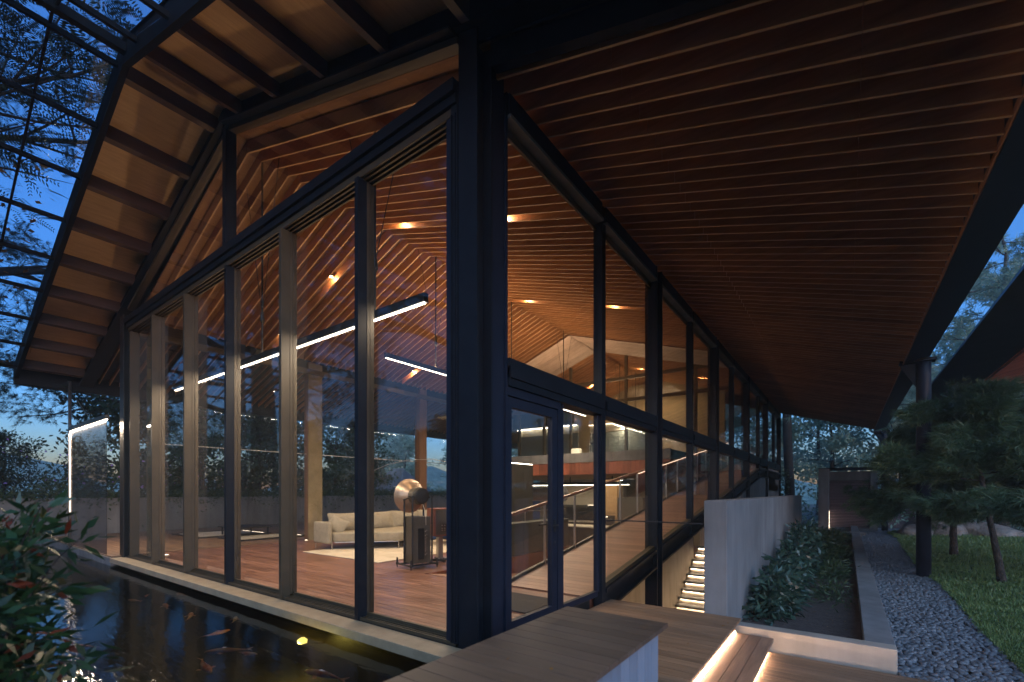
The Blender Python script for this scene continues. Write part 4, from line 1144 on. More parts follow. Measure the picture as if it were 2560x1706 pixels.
for k in range(20):
    a = 2 * math.pi * k / 20; m.box(0, .07, -.006, .006, .13, .158)
    vs = m.v[-8:]; ca, sa = math.cos(a), math.sin(a)
    m.v[-8:] = [(x + .09, y * ca - z * sa, 1.37 + y * sa + z * ca) for (x, y, z) in vs]
m.lathe([(.145, .10), (.152, .12), (.152, .20), (.12, .215)], (0, 0, 1.37), (1, 0, 0), 30)
m.build('cooling_fins', 'black', hs)
bx('label_plate', 'spk', hs, .186, .19, -.03, .03, 1.40, 1.44)
for (x, y, zt) in ((.21, -.21, 1.36), (.21, .21, 1.36), (-.1, -.21, 1.30), (-.1, .21, 1.30)):
    m = MB(); m.tube([(x, y, .07), (x, y, zt)], .017, 10)
    m.lathe([(.024, 0), (.024, .03)], (x, y, zt - .02), (0, 0, 1), 10); m.lathe([(.024, 0), (.024, .02)], (x, y, .84), (0, 0, 1), 10); m.lathe([(.024, 0), (.024, .02)], (x, y, .28), (0, 0, 1), 10)
    m.build('post', 'black', hs)
m = MB(); m.tube([(.05, -.21, 1.36), (.05, .21, 1.36)], .014, 8); m.tube([(.21, -.21, 1.36), (-.1, -.21, 1.30)], .012, 8); m.tube([(.21, .21, 1.36), (-.1, .21, 1.30)], .012, 8); m.build('yoke', 'black', hs)
m = MB(); m.tube([(-.25, -.28, .075), (.28, -.28, .075)], .018, 8); m.tube([(-.25, .28, .075), (.28, .28, .075)], .018, 8); m.tube([(.2, -.28, .075), (.2, .28, .075)], .018, 8); m.tube([(-.15, -.28, .075), (-.15, .28, .075)], .018, 8); m.build('base_frame', 'black', hs)
for (x, y) in ((.28, -.28), (.28, .28), (-.25, -.28), (-.25, .28)):
    m = MB(); m.lathe([(.004, 0), (.012, .03), (.012, .05), (.026, .055), (.026, .10), (.018, .105), (.018, .19)], (x, y, .0), (0, 0, 1), 10); m.build('foot', 'black', hs)
MB().tube([(.17, .02, 1.26), (.21, .04, 1.12), (.235, .06, .98), (.22, .07, .82)], .006, 6).build('cable', 'cream', hs, smooth=True)
# second loudspeaker on a stand
bs = thing('box_loudspeaker', 'walnut box loudspeaker on a grey post stand beside the horn speaker', 'loudspeaker', None, (-4.05, 3.55, 0))
bs.rotation_euler = (0, 0, R(-20))
bx('cabinet', 'spkwood', bs, -.17, .17, -.21, .21, .54, 1.11, bevel=.006)
bx('rear_panel', 'spk', bs, .171, .178, -.16, .16, .57, 1.08)
m = MB()
for z in (.66, .70, .76): m.lathe([(.012, 0), (.012, .02)], (.18, -.03, z), (1, 0, 0), 8); m.lathe([(.012, 0), (.012, .02)], (.18, .03, z), (1, 0, 0), 8)
m.build('terminals', 'chrome', bs)
bx('post', 'ducting', bs, -.06, .06, -.05, .05, .05, .53)
m = MB(); m.tube([(-.2, .0, .04), (.25, 0, .04)], .03, 10); m.tube([(0, -.25, .04), (0, .25, .04)], .03, 10); m.build('base', 'black', bs)
bx('top_plate', 'black', bs, -.14, .14, -.14, .14, .528, .538)
b3 = copy_tree(bs, (-3.1 - .35, 3.25, 0), (0, 0, R(-60)), (.9, .9, .8), 'smaller box loudspeaker half hidden by the corner column')
b3.location = (-3.32, 3.55, 0)
# arc floor lamp
al = thing('arc_floor_lamp', 'thin arc floor lamp with small black head reaching over the sofa', 'lamp')
pts = []
for i in range(26):
    t = i / 25; x = -8.6 + 3.2 * t; pts.append((x, 4.6 + 1.2 * t, .05 + 2.3 * math.sin(min(t * 2.2 + .02, 1.9)) ** .8 - max(0, t - .55) * .6))
pts = [(-8.55, 4.7, .03)] + [(-8.55 + .25 * t, 4.7 + .1 * t, 1.9 * t) for t in (.3, .6, .9)] + [(-8.05, 4.9, 2.05), (-7.6, 5.05, 2.22), (-7.0, 5.25, 2.33), (-6.3, 5.5, 2.34), (-5.7, 5.7, 2.22), (-5.35, 5.8, 2.05)]
MB().tube(pts, .008, 6).build('arm', 'chrome', al, smooth=True)
MB().lathe([(.02, 0), (.05, .03), (.055, .14)], (-5.33, 5.8, 1.93), (.3, .1, 1), 16).build('lamp_head', 'black', al)
MB().lathe([(.16, 0), (.16, .03)], (-8.55, 4.7, .0), (0, 0, 1), 24).build('base', 'black', al)

# ------------------------------------------------------------------ pond
pb = struct(MB().add([(-18, -.06, -.75), (.1, -.06, -.75), (.1, -2.85, -.75), (-18, -9, -.75)], [(0, 3, 2, 1)]).build('pond_bed', 'mud'))
m = MB(); m.box(-18, .1, -.14, -.065, -.8, -.132); m.box(.1, .2, -3.0, -.0, -.8, -.10); struct(m.build('pond_edge', 'black'))
wt = MB(); nx, ny = 2, 2
wt.add([(-18, -.141, -.2), (-18, -9.0, -.2), (.099, -2.9, -.2), (.099, -.141, -.2)], [(0, 1, 2, 3)])
struct(wt.build('pond_water', 'water'))
bk = struct(MB().prism([(.6, -2.9), (-2.5, -3.0), (-6, -4.3), (-10, -4.4), (-12.2, -3.3), (-15.5, -3.0), (-18.2, -2.6), (-18.2, -14), (.6, -14)], -.8, -.12).build('pond_bank', 'soil'))
pll = thing('pond_lamp', 'round yellow underwater lamp glowing in the pond below the sill', 'lamp', None, (-2.28, -.42, -.27))
MB().lathe([(.0, .03), (.03, .025), (.055, 0.0), (.05, -.03)], (0, 0, 0), (0, 0, 1), 18, cap=False).build('bulb', 'pondlamp', pll, smooth=True)
MB().tube([(0, .26, -.1), (0, .0, -.03)], .015, 8).build('bracket', 'black', pll)
lamp('POINT', 'pond_lamp_light', (0, -.08, -.06), 6, (1, .82, .25), pll, None, .05)
# koi
koi = [(-6.11, -1.01, 20, .30, 'koio', 'orange koi below the second glass bay'), (-6.34, -.78, 150, .22, 'koio', 'small pinkish koi near the sill under the leftmost panes'),
       (-6.0, -.42, 5, .38, 'koio', 'red orange koi close under the sill'), (-5.3, -.84, -10, .42, 'koiw', 'white and orange koi near the left column reflection'),
       (-4.4, -.83, -25, .42, 'koio', 'slim orange koi in the middle of the pond'), (-3.72, -.55, -30, .34, 'koiw', 'pale orange koi right of the middle reflection'),
       (-3.24, -.93, -85, .36, 'koio', 'bright orange koi turning left of the pond lamp'), (-2.51, -1.16, 50, .46, 'koiw', 'orange and white koi swimming toward the sill'),
       (-2.16, -1.45, 170, .50, 'koio', 'dull orange koi low in the water near the front'), (-1.10, -.90, 12, .52, 'koio', 'large red and white koi close to the bench'),
       (-2.22, -1.04, 200, .30, 'koiw', 'faint pale koi beside the pond lamp')]
def koi_mesh(mat):
    m = MB(); N = 12; rr = []
    prof = [(0, .004), (.06, .035), (.16, .062), (.3, .075), (.45, .068), (.6, .045), (.75, .024), (.86, .014)]
    pts = [(x - .4, .05 * math.sin(x * 4) * x, 0) for x, r in prof]
    m.tube(pts, [r for x, r in prof], 10)
    return m
def koi_fins(m):
    y = .05 * math.sin(.86 * 4) * .86
    m.add([(.44, y, 0), (.62, y + .07, .03), (.56, y, 0), (.62, y - .05, -.03), (.44, y, .006)], [(0, 1, 2, 3), (4, 3, 2, 1)])
    for sg in (-1, 1): m.add([(-.14, .05 * sg, -.02), (-.02, .17 * sg, -.03), (.03, .12 * sg, -.03), (-.05, .05 * sg, -.02)], [(0, 1, 2, 3)])
    m.add([(-.1, 0, .06), (.0, .01, .105), (.2, .02, .055), (.1, .01, .05)], [(0, 1, 2, 3)])
    return m
for (x, y, a, L, mt, lab) in koi:
    k_ = thing('koi', lab, 'koi', 'koi in the pond', (x, y, -.232)); k_.rotation_euler = (0, 0, R(a)); k_.scale = (L, L, L * .8)
    koi_mesh(mt).build('body', mt, k_, smooth=True); koi_fins(MB()).build('fins', mt, k_)

# exterior light frame with screen glass at the pond edge, left
ef = thing('terrace_screen', 'slim steel pole with a glowing light bar and tinted glass screen beside the left column', 'screen')
MB().tube([(-14.2, -.34, -.05), (-14.2, -.34, 4.45)], .035, 12).build('pole', 'ducting', ef, smooth=True)
bx('pole_light', emit('pole_glow', (1, .78, .55), .8), ef, -14.165, -14.15, -.36, -.32, .9, 3.02)
bx('top_bar', 'black', ef, -14.16, -10.63, -.38, -.30, 3.09, 3.19)
bx('bar_light', 'led', ef, -14.14, -10.63, -.352, -.328, 3.075, 3.088)
bx('glass_screen', 'smoked', ef, -14.1, -10.66, -.345, -.335, .03, 3.07)
MB().tube([(-14.17, -.34, 4.2), (-12.0, -.34, 3.2)], .008, 6).build('stay_cable', 'chrome', ef)
MB().lathe([(.07, 0), (.07, .02)], (-14.2, -.34, -.045), (0, 0, 1), 14).build('base_plate', 'black', ef)
lamp('AREA', 'bar_lamp', (-12.4, -.34, 3.06), 110, WARMW, ef, (0, 0, 0), 3.4, .05)

# foreground bush
bu = thing('nandina_bush', 'dark green and red leaved bush in the lower left foreground at the pond bank', 'bush')
rgn = np.random.default_rng(77)
stems = MB(); Pg = []; Dg = []
rb = random.Random(9)
for i in range(72):
    bx0 = (-1.25 + rb.uniform(-.7, .55), -3.05 + rb.uniform(-.18, .12), -.12)
    tgt = Vector((-1.15 + rb.uniform(-.95, .95), -2.84 + rb.uniform(-.24, .24), rb.uniform(.1, 1.45)))
    mid = Vector(bx0).lerp(tgt, .55) + Vector((rb.uniform(-.1, .1), 0, .22))
    pts = [Vector(bx0), Vector(bx0).lerp(mid, .5) + Vector((0, 0, .04)), mid, mid.lerp(tgt, .55) + Vector((0, 0, .04)), tgt]
    stems.tube(pts, [.008, .007, .005, .004, .002], 5)
    for j in range(46):
        t = rb.uniform(.35, 1); k_ = t * 4; a = int(min(k_, 3.99)); q = pts[a].lerp(pts[a + 1], k_ - a)
        dd = (pts[a + 1] - pts[a]).normalized()
        s_ = Vector((rb.uniform(-1, 1), rb.uniform(-1, 1), rb.uniform(-.5, .6))).normalized()
        off = s_ * rb.uniform(.02, .11)
        Pg.append(tuple(q + off)); Dg.append(tuple((s_ * .9 + dd * .5 + Vector((.35, .1, -.1)))))
stems.build('stems', 'bark', bu)
Pg = np.array(Pg); Dg = np.array(Dg)
V = leaves(Pg, .13, .034, rgn, .1, Dg, .8)
red = rgn.random(len(V)) < .06
for nm, mask, mt in (('leaves', ~red, 'bushleaf'), ('young_leaves', red, 'bushred')):
    o = bpy.data.objects.new(nm, quads_mesh(nm, V[mask], mt)); COL.objects.link(o); o.parent = bu
    o['kind'] = 'stuff'

# ------------------------------------------------------------------ decks, bench, steps
dk = struct(bx('upper_deck', 'black', None, .12, 1.70, -4.8, 2.83, -.2, -.112))
pm_ = MB().box(.10, 1.78, 0, .134, -.11, -.08).build('plank', 'deck', dk, loc=(0, 2.70, 0))
y = 2.70 - .14
while y > -4.6: copyo(pm_, (0, y, 0), dk); y -= .14
bx('fascia', 'deck', dk, 1.70, 1.72, -4.8, 2.83, -.257, -.115)
bx('step_fascia', 'deck', dk, 2.045, 2.06, -4.8, 2.83, -.418, -.291)
bx('light_strip', 'led_step', dk, 1.722, 1.727, -4.6, 2.8, -.250, -.238)
st = struct(bx('deck_step', 'black', None, 1.62, 2.06, -4.8, 2.83, -.40, -.292))
for i in range(4): bx('plank', 'decky', st, 1.63 + i * .125, 1.63 + i * .125 + .12, -4.8, 2.83, -.29, -.26)
bx('light_strip', 'led_step', st, 2.062, 2.067, -4.6, 2.8, -.412, -.400)
ld = struct(bx('lower_deck', 'black', None, 1.9, 3.6, -5.2, 2.83, -.6, -.452))
pm_ = MB().box(1.95, 3.55, 0, .094, -.45, -.42).build('plank', 'deck', ld, loc=(0, 2.73, 0))
y = 2.73 - .1
while y > -5: copyo(pm_, (0, y, 0), ld); y -= .1
be = thing('deck_bench', 'box bench with dark plank top and grey painted side in the near foreground', 'bench')
for i in range(34):
    y = .29 - i * .14
    if y < -4.4: break
    o = MB().box(.74, 1.66, 0, .136, .365, .40).build('top_board', 'bench', be, loc=(0, y, 0), bevel=.003)
for i in range(30):
    y = .26 - i * .15
    bx('side_board', 'benchside', be, 1.565, 1.585, y, y + .146, -.075, .362)
bx('core', 'black', be, .80, 1.56, -4.2, .40, -.08, .36)

# stair well, concrete wall, planter
cw = thing('concrete_fin_wall', 'tall free standing concrete wall beside the stair and planter', 'wall')
bx('wall_body', 'concrete', cw, 1.35, 1.62, 2.86, 14.5, -2.2, 1.34, bevel=.008)
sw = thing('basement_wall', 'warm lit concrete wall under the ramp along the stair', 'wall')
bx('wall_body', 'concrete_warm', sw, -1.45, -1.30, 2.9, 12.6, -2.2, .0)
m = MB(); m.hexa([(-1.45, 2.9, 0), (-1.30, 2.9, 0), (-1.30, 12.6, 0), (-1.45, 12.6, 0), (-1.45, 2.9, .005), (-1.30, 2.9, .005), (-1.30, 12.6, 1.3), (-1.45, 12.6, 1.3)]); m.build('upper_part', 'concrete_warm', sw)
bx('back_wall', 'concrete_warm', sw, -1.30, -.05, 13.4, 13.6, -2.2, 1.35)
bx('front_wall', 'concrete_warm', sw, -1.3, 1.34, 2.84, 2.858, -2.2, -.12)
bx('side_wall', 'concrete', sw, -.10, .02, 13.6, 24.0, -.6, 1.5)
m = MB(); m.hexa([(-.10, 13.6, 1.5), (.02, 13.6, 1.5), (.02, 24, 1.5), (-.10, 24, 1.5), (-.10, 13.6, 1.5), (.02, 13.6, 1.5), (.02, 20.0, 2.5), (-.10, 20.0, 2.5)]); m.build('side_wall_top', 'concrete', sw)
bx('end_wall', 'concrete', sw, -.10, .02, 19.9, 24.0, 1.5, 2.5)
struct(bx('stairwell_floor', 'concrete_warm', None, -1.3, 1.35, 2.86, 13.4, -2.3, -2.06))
stt = thing('concrete_stair', 'concrete stair with warm light glowing under each tread', 'stair')
for i in range(9):
    y0 = 10.4 + i * .3; z = -2.05 + (i + 1) * .185
    bx('tread', 'concrete', stt, -1.25, 1.345, y0 - .03, y0 + .3, z - .06, z)
    bx('riser', 'concrete_warm', stt, -1.25, 1.345, y0 + .06, y0 + .3, z - .185, z - .062)
    bx('light_strip', 'led_stair', stt, -1.2, 1.3, y0 + .03, y0 + .045, z - .075, z - .064)
lamp('AREA', 'stair_lamp', (.2, 7.5, -.2), 12, WARM, stt, (0, 0, 0), 1, 4)
gb = thing('deck_guard', 'clear glass guard with thin black cap at the back of the deck', 'guard')
bx('glass_panel', 'guard_glass', gb, .06, 1.34, 2.80, 2.81, -.06, 1.04); bx('cap_rail', 'black', gb, .05, 1.345, 2.792, 2.818, 1.04, 1.055)
pln = thing('planter', 'long concrete planter wall between the deck and the pebble path', 'planter')
bx('front_wall', 'concrete_warm', pln, 1.66, 3.24, 2.95, 3.15, -.6, -.2, bevel=.008)
bx('path_wall', 'concrete', pln, 2.97, 3.24, 3.152, 27.0, -.6, -.2, bevel=.008)
bx('cross_slab', 'concrete', pln, 1.63, 3.45, 19.9, 20.3, -.3, -.19, bevel=.006)
struct(bx('planter_soil', 'soil', None, 1.62, 2.97, 3.15, 22.0, -.6, -.36))
# planter shrubs: broad leaves
rgn = np.random.default_rng(15)
def shrub(label, c, r, n, L=.16, W=.05, mat='plantleaf', group='shrubs in the planter', name='planter_shrub', droop=.5):
    t = thing(name, label, 'shrub', group, (c[0], c[1], -.36))
    d = unit(rgn.normal(size=(n, 3))); d[:, 2] = np.abs(d[:, 2]); rad = rgn.random(n) ** .5
    cl = rgn.normal(size=(14, 3)) * .25
    P = d * rad[:, None] * np.array(r) + cl[rgn.integers(0, 14, n)] * np.array(r) * .8
    P[:, 2] = np.minimum(np.abs(P[:, 2]), r[2] * (1 + .08 * rgn.normal(size=n)))
    P[:, 0] = np.clip(P[:, 0], 1.66 - c[0], 9)
    o = bpy.data.objects.new('foliage', quads_mesh('foliage', leaves(P, L, W, rgn, droop, d * .8, .8), mat)); COL.objects.link(o); o.parent = t
    st_ = MB()
    for i in range(9):
        q = P[rgn.integers(0, n)]; st_.tube([(0, 0, 0), tuple(q * .5 + np.array((0, 0, .05))), tuple(q)], [.012, .008, .004], 5)
    st_.build('stems', 'bark', t)
shrub('nearest glossy leaved shrub in the planter by the concrete wall', (1.95, 4.5), (.26, .55, .60), 1000)
shrub('second glossy shrub in the planter, against the wall', (1.95, 5.8), (.26, .6, .74), 1100)
shrub('third shrub in the planter, a little taller', (1.96, 7.4), (.27, .6, .80), 1100)
shrub('round shrub near the end of the concrete wall', (2.0, 9.4), (.34, .9, 1.0), 1500)
shrub('small rounded shrub farthest along the planter', (2.1, 12.6), (.4, 1.2, .75), 1700, mat='fern')
shrub('loose ferny plant in the middle of the planter', (2.55, 9.0), (.32, 1.4, .2), 1300, .16, .02, 'fern')
shrub('low fern patch farther along the planter', (2.5, 13.0), (.35, 2.6, .18), 1700, .18, .02, 'fern')
shrub('low plant patch at the far end of the planter', (2.4, 17.5), (.5, 2.2, .34), 1700, .18, .025, 'fern')
shrub('sparse weeds on the bare soil near the front of the planter', (2.6, 6.4), (.32, 1.1, .16), 420, .14, .018, 'fern')
# grass tufts & pebbles
rgn = np.random.default_rng(17)
def ico(seed):
    rg = np.random.default_rng(seed)
    t = (1 + 5 ** .5) / 2
    v = np.array([(-1, t, 0), (1, t, 0), (-1, -t, 0), (1, -t, 0), (0, -1, t), (0, 1, t), (0, -1, -t), (0, 1, -t), (t, 0, -1), (t, 0, 1), (-t, 0, -1), (-t, 0, 1)], float)
    v /= np.linalg.norm(v[0])
    f = [(0, 11, 5), (0, 5, 1), (0, 1, 7), (0, 7, 10), (0, 10, 11), (1, 5, 9), (5, 11, 4), (11, 10, 2), (10, 7, 6), (7, 1, 8), (3, 9, 4), (3, 4, 2), (3, 2, 6), (3, 6, 8), (3, 8, 9), (4, 9, 5), (2, 4, 11), (6, 2, 10), (8, 6, 7), (9, 8, 1)]
    V = [tuple(p) for p in v]; F = []; cache = {}
    def mid(a, b):
        k = (min(a, b), max(a, b))
        if k not in cache:
            q = (np.array(V[a]) + np.array(V[b])); q /= np.linalg.norm(q); V.append(tuple(q)); cache[k] = len(V) - 1
        return cache[k]
    for a, b, c in f:
        ab, bc, ca = mid(a, b), mid(b, c), mid(c, a); F += [(a, ab, ca), (b, bc, ab), (c, ca, bc), (ab, bc, ca)]
    V = np.array(V); V *= (1 + .06 * rg.normal(size=(len(V), 1)))
    return V, np.array(F)
IV, IF = ico(1)
def edgex(y):
    ya = [-7, 3.7, 5.3, 7.6, 9.4, 11.6, 16, 20.9, 23, 24.3, 25.6]; xa = [4.31, 4.3, 4.27, 4.33, 4.33, 4.24, 4.32, 4.47, 4.3, 4.6, 4.9]
    return np.interp(y, ya, xa)
pts = []
gs = .056
yy = -3.5
while yy < 27:
    g_ = gs * (1 + max(0, yy - 6) * .035)
    xx = 3.26
    while xx < edgex(yy) + .03:
        pts.append((xx + rgn.uniform(-.4, .4) * g_, yy + rgn.uniform(-.4, .4) * g_, g_)); xx += g_
    yy += g_ * .8
pts = np.array(pts)
d2 = (pts[:, 0] - 2.81) ** 2 + (pts[:, 1] + 3.26) ** 2
vis = pts[:, 1] > 1.2
order = np.argsort(np.where(vis, d2, 1e9))
near = order[:300]; far = order[300:][vis[order[300:]]]
pmes = []
for k_ in range(5):
    v, f = ico(100 + k_); mm = MB(); mm.add([tuple(p) for p in v], [tuple(int(q) for q in t) for t in f]); me = mm.mesh('pebble', 'pebble')
    for p in me.polygons: p.use_smooth = True
    pmes.append(me)
for i in near:
    o = bpy.data.objects.new('pebble', pmes[int(i) % 5]); COL.objects.link(o); o.parent = path
    s_ = pts[i, 2] * rgn.uniform(.5, .78)
    o.location = (pts[i, 0], pts[i, 1], -.452 + rgn.uniform(-.006, .016)); o.scale = (s_ * rgn.uniform(.9, 1.12), s_ * rgn.uniform(.75, 1), s_ * rgn.uniform(.5, .68)); o.rotation_euler = (rgn.uniform(-.3, .3), rgn.uniform(-.3, .3), rgn.uniform(0, 6.3))
Nf = len(far); a = rgn.uniform(0, 6.3, Nf); s_ = pts[far, 2] * rgn.uniform(.48, .74, Nf)
Vl = IV[None] * np.stack([s_ * rgn.uniform(.9, 1.12, Nf), s_ * rgn.uniform(.75, 1, Nf), s_ * rgn.uniform(.5, .68, Nf)], 1)[:, None]
ca, sa = np.cos(a)[:, None], np.sin(a)[:, None]
X = Vl[..., 0] * ca - Vl[..., 1] * sa; Y = Vl[..., 0] * sa + Vl[..., 1] * ca
tilt = rgn.uniform(-.3, .3, Nf)[:, None]
Vw = np.stack([X + pts[far, 0][:, None], Y + pts[far, 1][:, None], Vl[..., 2] + X * tilt - .452 + rgn.uniform(-.006, .016, Nf)[:, None]], -1)
nv = IV.shape[0]
me = bpy.data.meshes.new('pebbles')
F_ = (IF[None] + (np.arange(Nf) * nv)[:, None, None]).reshape(-1, 3)
me.vertices.add(Nf * nv); me.vertices.foreach_set('co', Vw.reshape(-1).astype(np.float32))
me.loops.add(F_.size); me.loops.foreach_set('vertex_index', F_.reshape(-1).astype(np.int32))
me.polygons.add(len(F_)); me.polygons.foreach_set('loop_start', np.arange(0, F_.size, 3, dtype=np.int32))
me.update(calc_edges=True); me.validate(); me.materials.append(M['pebble'])
me.polygons.foreach_set('use_smooth', np.ones(len(F_), dtype=bool))
o = bpy.data.objects.new('pebbles', me); COL.objects.link(o); o.parent = path; o['kind'] = 'stuff'
# lawn blades
n = 70000
u_ = rgn.random(n); yb = 3.0 + 21.5 * u_ ** 1.5; xb = edgex(yb) + .0 + rgn.random(n) ** 1.3 * (1.5 + (yb - 3) * .45)
P = np.stack([xb, yb, np.full(n, -.44)], 1)
d = rgn.normal(size=(n, 3)) * .55; d[:, 2] = 1
s_ = (1 + (yb - 3) * .09)
V = leaves(P, .055, .011, rgn, 0, unit(d) * 2.2, .7)
V = P[:, None] + (V - P[:, None]) * s_[:, None, None]
V[..., 2] = np.maximum(V[..., 2], -.44)
o = bpy.data.objects.new('grass', quads_mesh('grass', V, 'grassm')); COL.objects.link(o)
tag(o, 'short green lawn grass right of the pebble path', 'grass'); o['kind'] = 'stuff'

# round steel columns under the eave
for (y, lab) in ((10.4, 'near round steel column standing on a slab in the pebbles'), (25.2, 'far round steel column beside the boulders')):
    c = thing('round_column', lab, 'column', 'round columns carrying the eave', (4.2 if y < 20 else 4.3, y, -.45))
    MB().tube([(0, 0, 0), (0, 0, 4.5), (0, 0, 4.86)], .13, 22).build('shaft', 'steel2', c, smooth=True)
    m = MB(); m.add([(-.13, -.02, 4.25), (-.13, .02, 4.25), (-.42, .02, 4.79), (-.42, -.02, 4.79), (-.1, -.02, 4.79), (-.1, .02, 4.79)], [(0, 1, 2, 3), (0, 3, 4), (1, 5, 2), (0, 4, 5, 1), (3, 2, 5, 4)]); m.build('bracket', 'steel', c)
    bx('cap_plate', 'steel', c, -.42, .2, -.16, .16, 4.80, 4.86)
    bx('base_slab', 'concrete', c, -.44, .36, -.42, .5, -.06, .012)

# pavilion
pv = thing('garden_pavilion', 'small concrete pavilion with dark horizontal slatted door at the end of the path', 'pavilion')
bx('side_wall', 'concrete', pv, 1.70, 2.12, 23.6, 26.6, -.5, 2.56, bevel=.01)
bx('lintel', 'concrete', pv, 2.122, 3.72, 24.3, 26.5, 2.0, 2.44, bevel=.008)
bx('inner_wall', 'black', pv, 2.122, 3.72, 24.5, 26.4, -.4, 1.995)
bx('right_pier', 'concrete', pv, 3.722, 4.0, 24.25, 26.5, -.5, 2.44, bevel=.008)
bx('plinth', 'concrete', pv, 2.122, 3.72, 24.25, 24.5, -.5, -.30)
for i in range(30): bx('slat', 'slatdark', pv, 2.125, 3.718, 24.40, 24.47, -.27 + i * .0755, -.27 + i * .0755 + .045)
bx('roof_flashing', 'steel', pv, 1.68, 4.02, 23.58, 26.6, 2.562, 2.60)
bx('step_slab', 'concrete', pv, 3.6, 4.1, 23.4, 24.2, -.46, -.40)
bx('light_line', 'led_soft', pv, 2.122, 2.13, 24.2, 24.24, -.4, .5)
fn = thing('timber_fence', 'dark vertical board fence right of the pavilion', 'fence')
for i in range(9): bx('board', 'slatdark', fn, 4.35 + i * .15, 4.35 + i * .15 + .14, 28.4, 28.44, -.5, 1.5)
tag(bx('garden_wall', 'concrete', None, 5.75, 6.5, 27.6, 27.9, -.5, 1.3, bevel=.01), 'upright pale concrete panel right of the dark fence', 'wall')
# boulders
def boulder(label, c, r, seed, mat='rock'):
    rg = np.random.default_rng(seed); V, F = ico(seed); V = V * (1 + .12 * rg.normal(size=(len(V), 1)))
    m = MB(); m.add([tuple(p * np.array(r)) for p in V], [tuple(int(q) for q in t) for t in F])
    o = m.build('boulder', mat, None, smooth=True, sub=1, loc=(c[0], c[1], -.46 + r[2] * .35)); o.rotation_euler = (0, 0, seed)
    tag(o, label, 'boulder', 'boulders on the lawn edge')
boulder('flat brown boulder left of the near round column', (5.2, 22.6), (.95, .6, .42), 1)
boulder('long boulder lying behind the first, dark top', (5.7, 24.0), (1.3, .7, .55), 2)
boulder('pale blue grey boulder at the right end of the row', (7.4, 24.0), (1.2, .7, .5), 3)
boulder('low middle boulder between the trunks', (6.4, 23.6), (.9, .6, .45), 4)

# second building's roof at right
r2 = thing('neighbour_roof', 'dark eave with red slatted soffit of the second building at right', 'roof')
m = MB().prism([(5.0, 4.86), (6.2, 4.86), (6.2, 5.2), (5.0, 4.90)], 5.8, 21.6)
m.v = [(x, z, y) for (x, y, z) in m.v]; m.build('flat_soffit', 'grey_soffit', r2)
bx('edge_trim', 'steel2', r2, 4.985, 4.999, 5.8, 21.6, 4.845, 4.905)
sm2 = MB(); sm2.hexa([(6.2, 0, 4.84), (9.6, 0, 5.75), (9.6, .05, 5.75), (6.2, .05, 4.84), (6.2, 0, 4.99), (9.6, 0, 5.90), (9.6, .05, 5.90), (6.2, .05, 4.99)])
so2 = sm2.build('slat', 'redslat', r2, loc=(0, 6.0, 0))
yy = 6.2
while yy < 21.5: copyo(so2, (0, yy, 0), r2); yy += .2
m = MB(); m.hexa([(6.2, 5.8, 5.0), (9.8, 5.8, 5.97), (9.8, 21.6, 5.97), (6.2, 21.6, 5.0), (6.2, 5.8, 5.06), (9.8, 5.8, 6.03), (9.8, 21.6, 6.03), (6.2, 21.6, 5.06)]); m.build('roof_sheet', 'redslat', r2)
bx('end_trim', 'redslat', r2, 6.21, 6.25, 5.8, 21.5, 4.80, 4.838)
for y in (10.0, 16.0): MB().tube([(9.2, y, -.5), (9.2, y, 5.6)], .12, 16).build('column', 'steel2', r2)

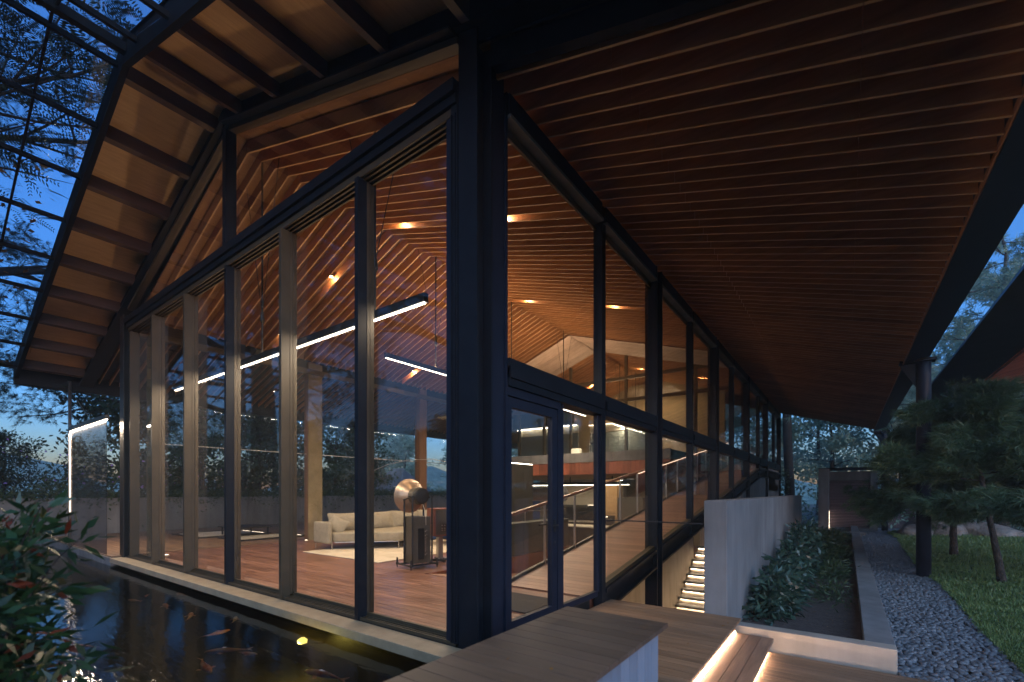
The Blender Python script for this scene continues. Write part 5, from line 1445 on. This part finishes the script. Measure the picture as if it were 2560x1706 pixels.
# far hillside house with lattice roof
fh = thing('hillside_house', 'distant house with blue grey lattice roof below the tree line', 'house', None, (-33, 26.5, -2.5))
m = MB(); m.add([(-3.6, -2.6, 3.2), (3.6, -2.6, 3.2), (3.6, 2.6, 3.2), (-3.6, 2.6, 3.2), (-.8, 0, 6.2), (.8, 0, 6.2)], [(0, 1, 5, 4), (1, 2, 5), (2, 3, 4, 5), (3, 0, 4), (0, 3, 2, 1)]); rf = m.build('roof', 'bluetile', fh)
bx('wall', 'concrete', fh, -3.1, 3.1, -2.1, 2.1, 0, 3.19)
lat = MB()
A, B_, Cc, D_ = Vector((-3.6, -2.65, 3.22)), Vector((3.6, -2.65, 3.22)), Vector((.8, 0, 6.24)), Vector((-.8, 0, 6.24))
for i in range(1, 26):
    t = i / 26; lat.tube([A.lerp(D_, t), B_.lerp(Cc, t)], .03, 4); lat.tube([B_.lerp(Cc, t), Vector((3.65, 2.6, 3.22)).lerp(Cc, t)], .03, 4)
for i in range(1, 30):
    t = i / 30; lat.tube([A.lerp(B_, t), D_.lerp(Cc, t)], .02, 4)
lat.tube([B_, Cc], .07, 6)
lat.build('roof_battens', 'concrete', fh)

# ------------------------------------------------------------------ evening haze
hz = MB().box(-150, 150, -140, 150, -6.5, 21).build('haze', None)
hm = bpy.data.materials.new('haze_air'); hm.use_nodes = True; hm.node_tree.nodes.clear()
ho = hm.node_tree.nodes.new('ShaderNodeOutputMaterial'); pv_ = hm.node_tree.nodes.new('ShaderNodeVolumePrincipled')
pv_.inputs['Color'].default_value = (.75, .88, 1.0, 1); pv_.inputs['Density'].default_value = .0016; pv_.inputs['Anisotropy'].default_value = .2
hm.node_tree.links.new(pv_.outputs[0], ho.inputs['Volume'])
hz.data.materials.append(hm); hz['kind'] = 'stuff'; hz['label'] = 'thin blue evening haze in the air'; hz['category'] = 'haze'

rgn = np.random.default_rng(99)
n = 260
P = np.concatenate([np.stack([rgn.uniform(1.75, 2.9, n), rgn.uniform(3.3, 12, n), np.full(n, -.345)], 1),
                    np.stack([rgn.uniform(3.3, 4.9, 60), rgn.uniform(3.0, 12, 60), np.full(60, -.41)], 1),
                    np.stack([rgn.uniform(.75, 1.6, 5), rgn.uniform(-1.6, .35, 5), np.full(5, .404)], 1),
                    np.stack([rgn.uniform(.3, 1.7, 9), rgn.uniform(.6, 2.7, 9), np.full(9, -.076)], 1)])
V = leaves(P, .05, .022, rgn, 0, None, 1.0)
V[..., 2] = P[:, None, 2] + rgn.uniform(0, .008, V.shape[:2])
o = bpy.data.objects.new('leaf_litter', quads_mesh('leaf_litter', V, 'dryleaf')); COL.objects.link(o)
tag(o, 'scattered small dry leaves on the planter soil, path and deck', 'leaves'); o['kind'] = 'stuff'
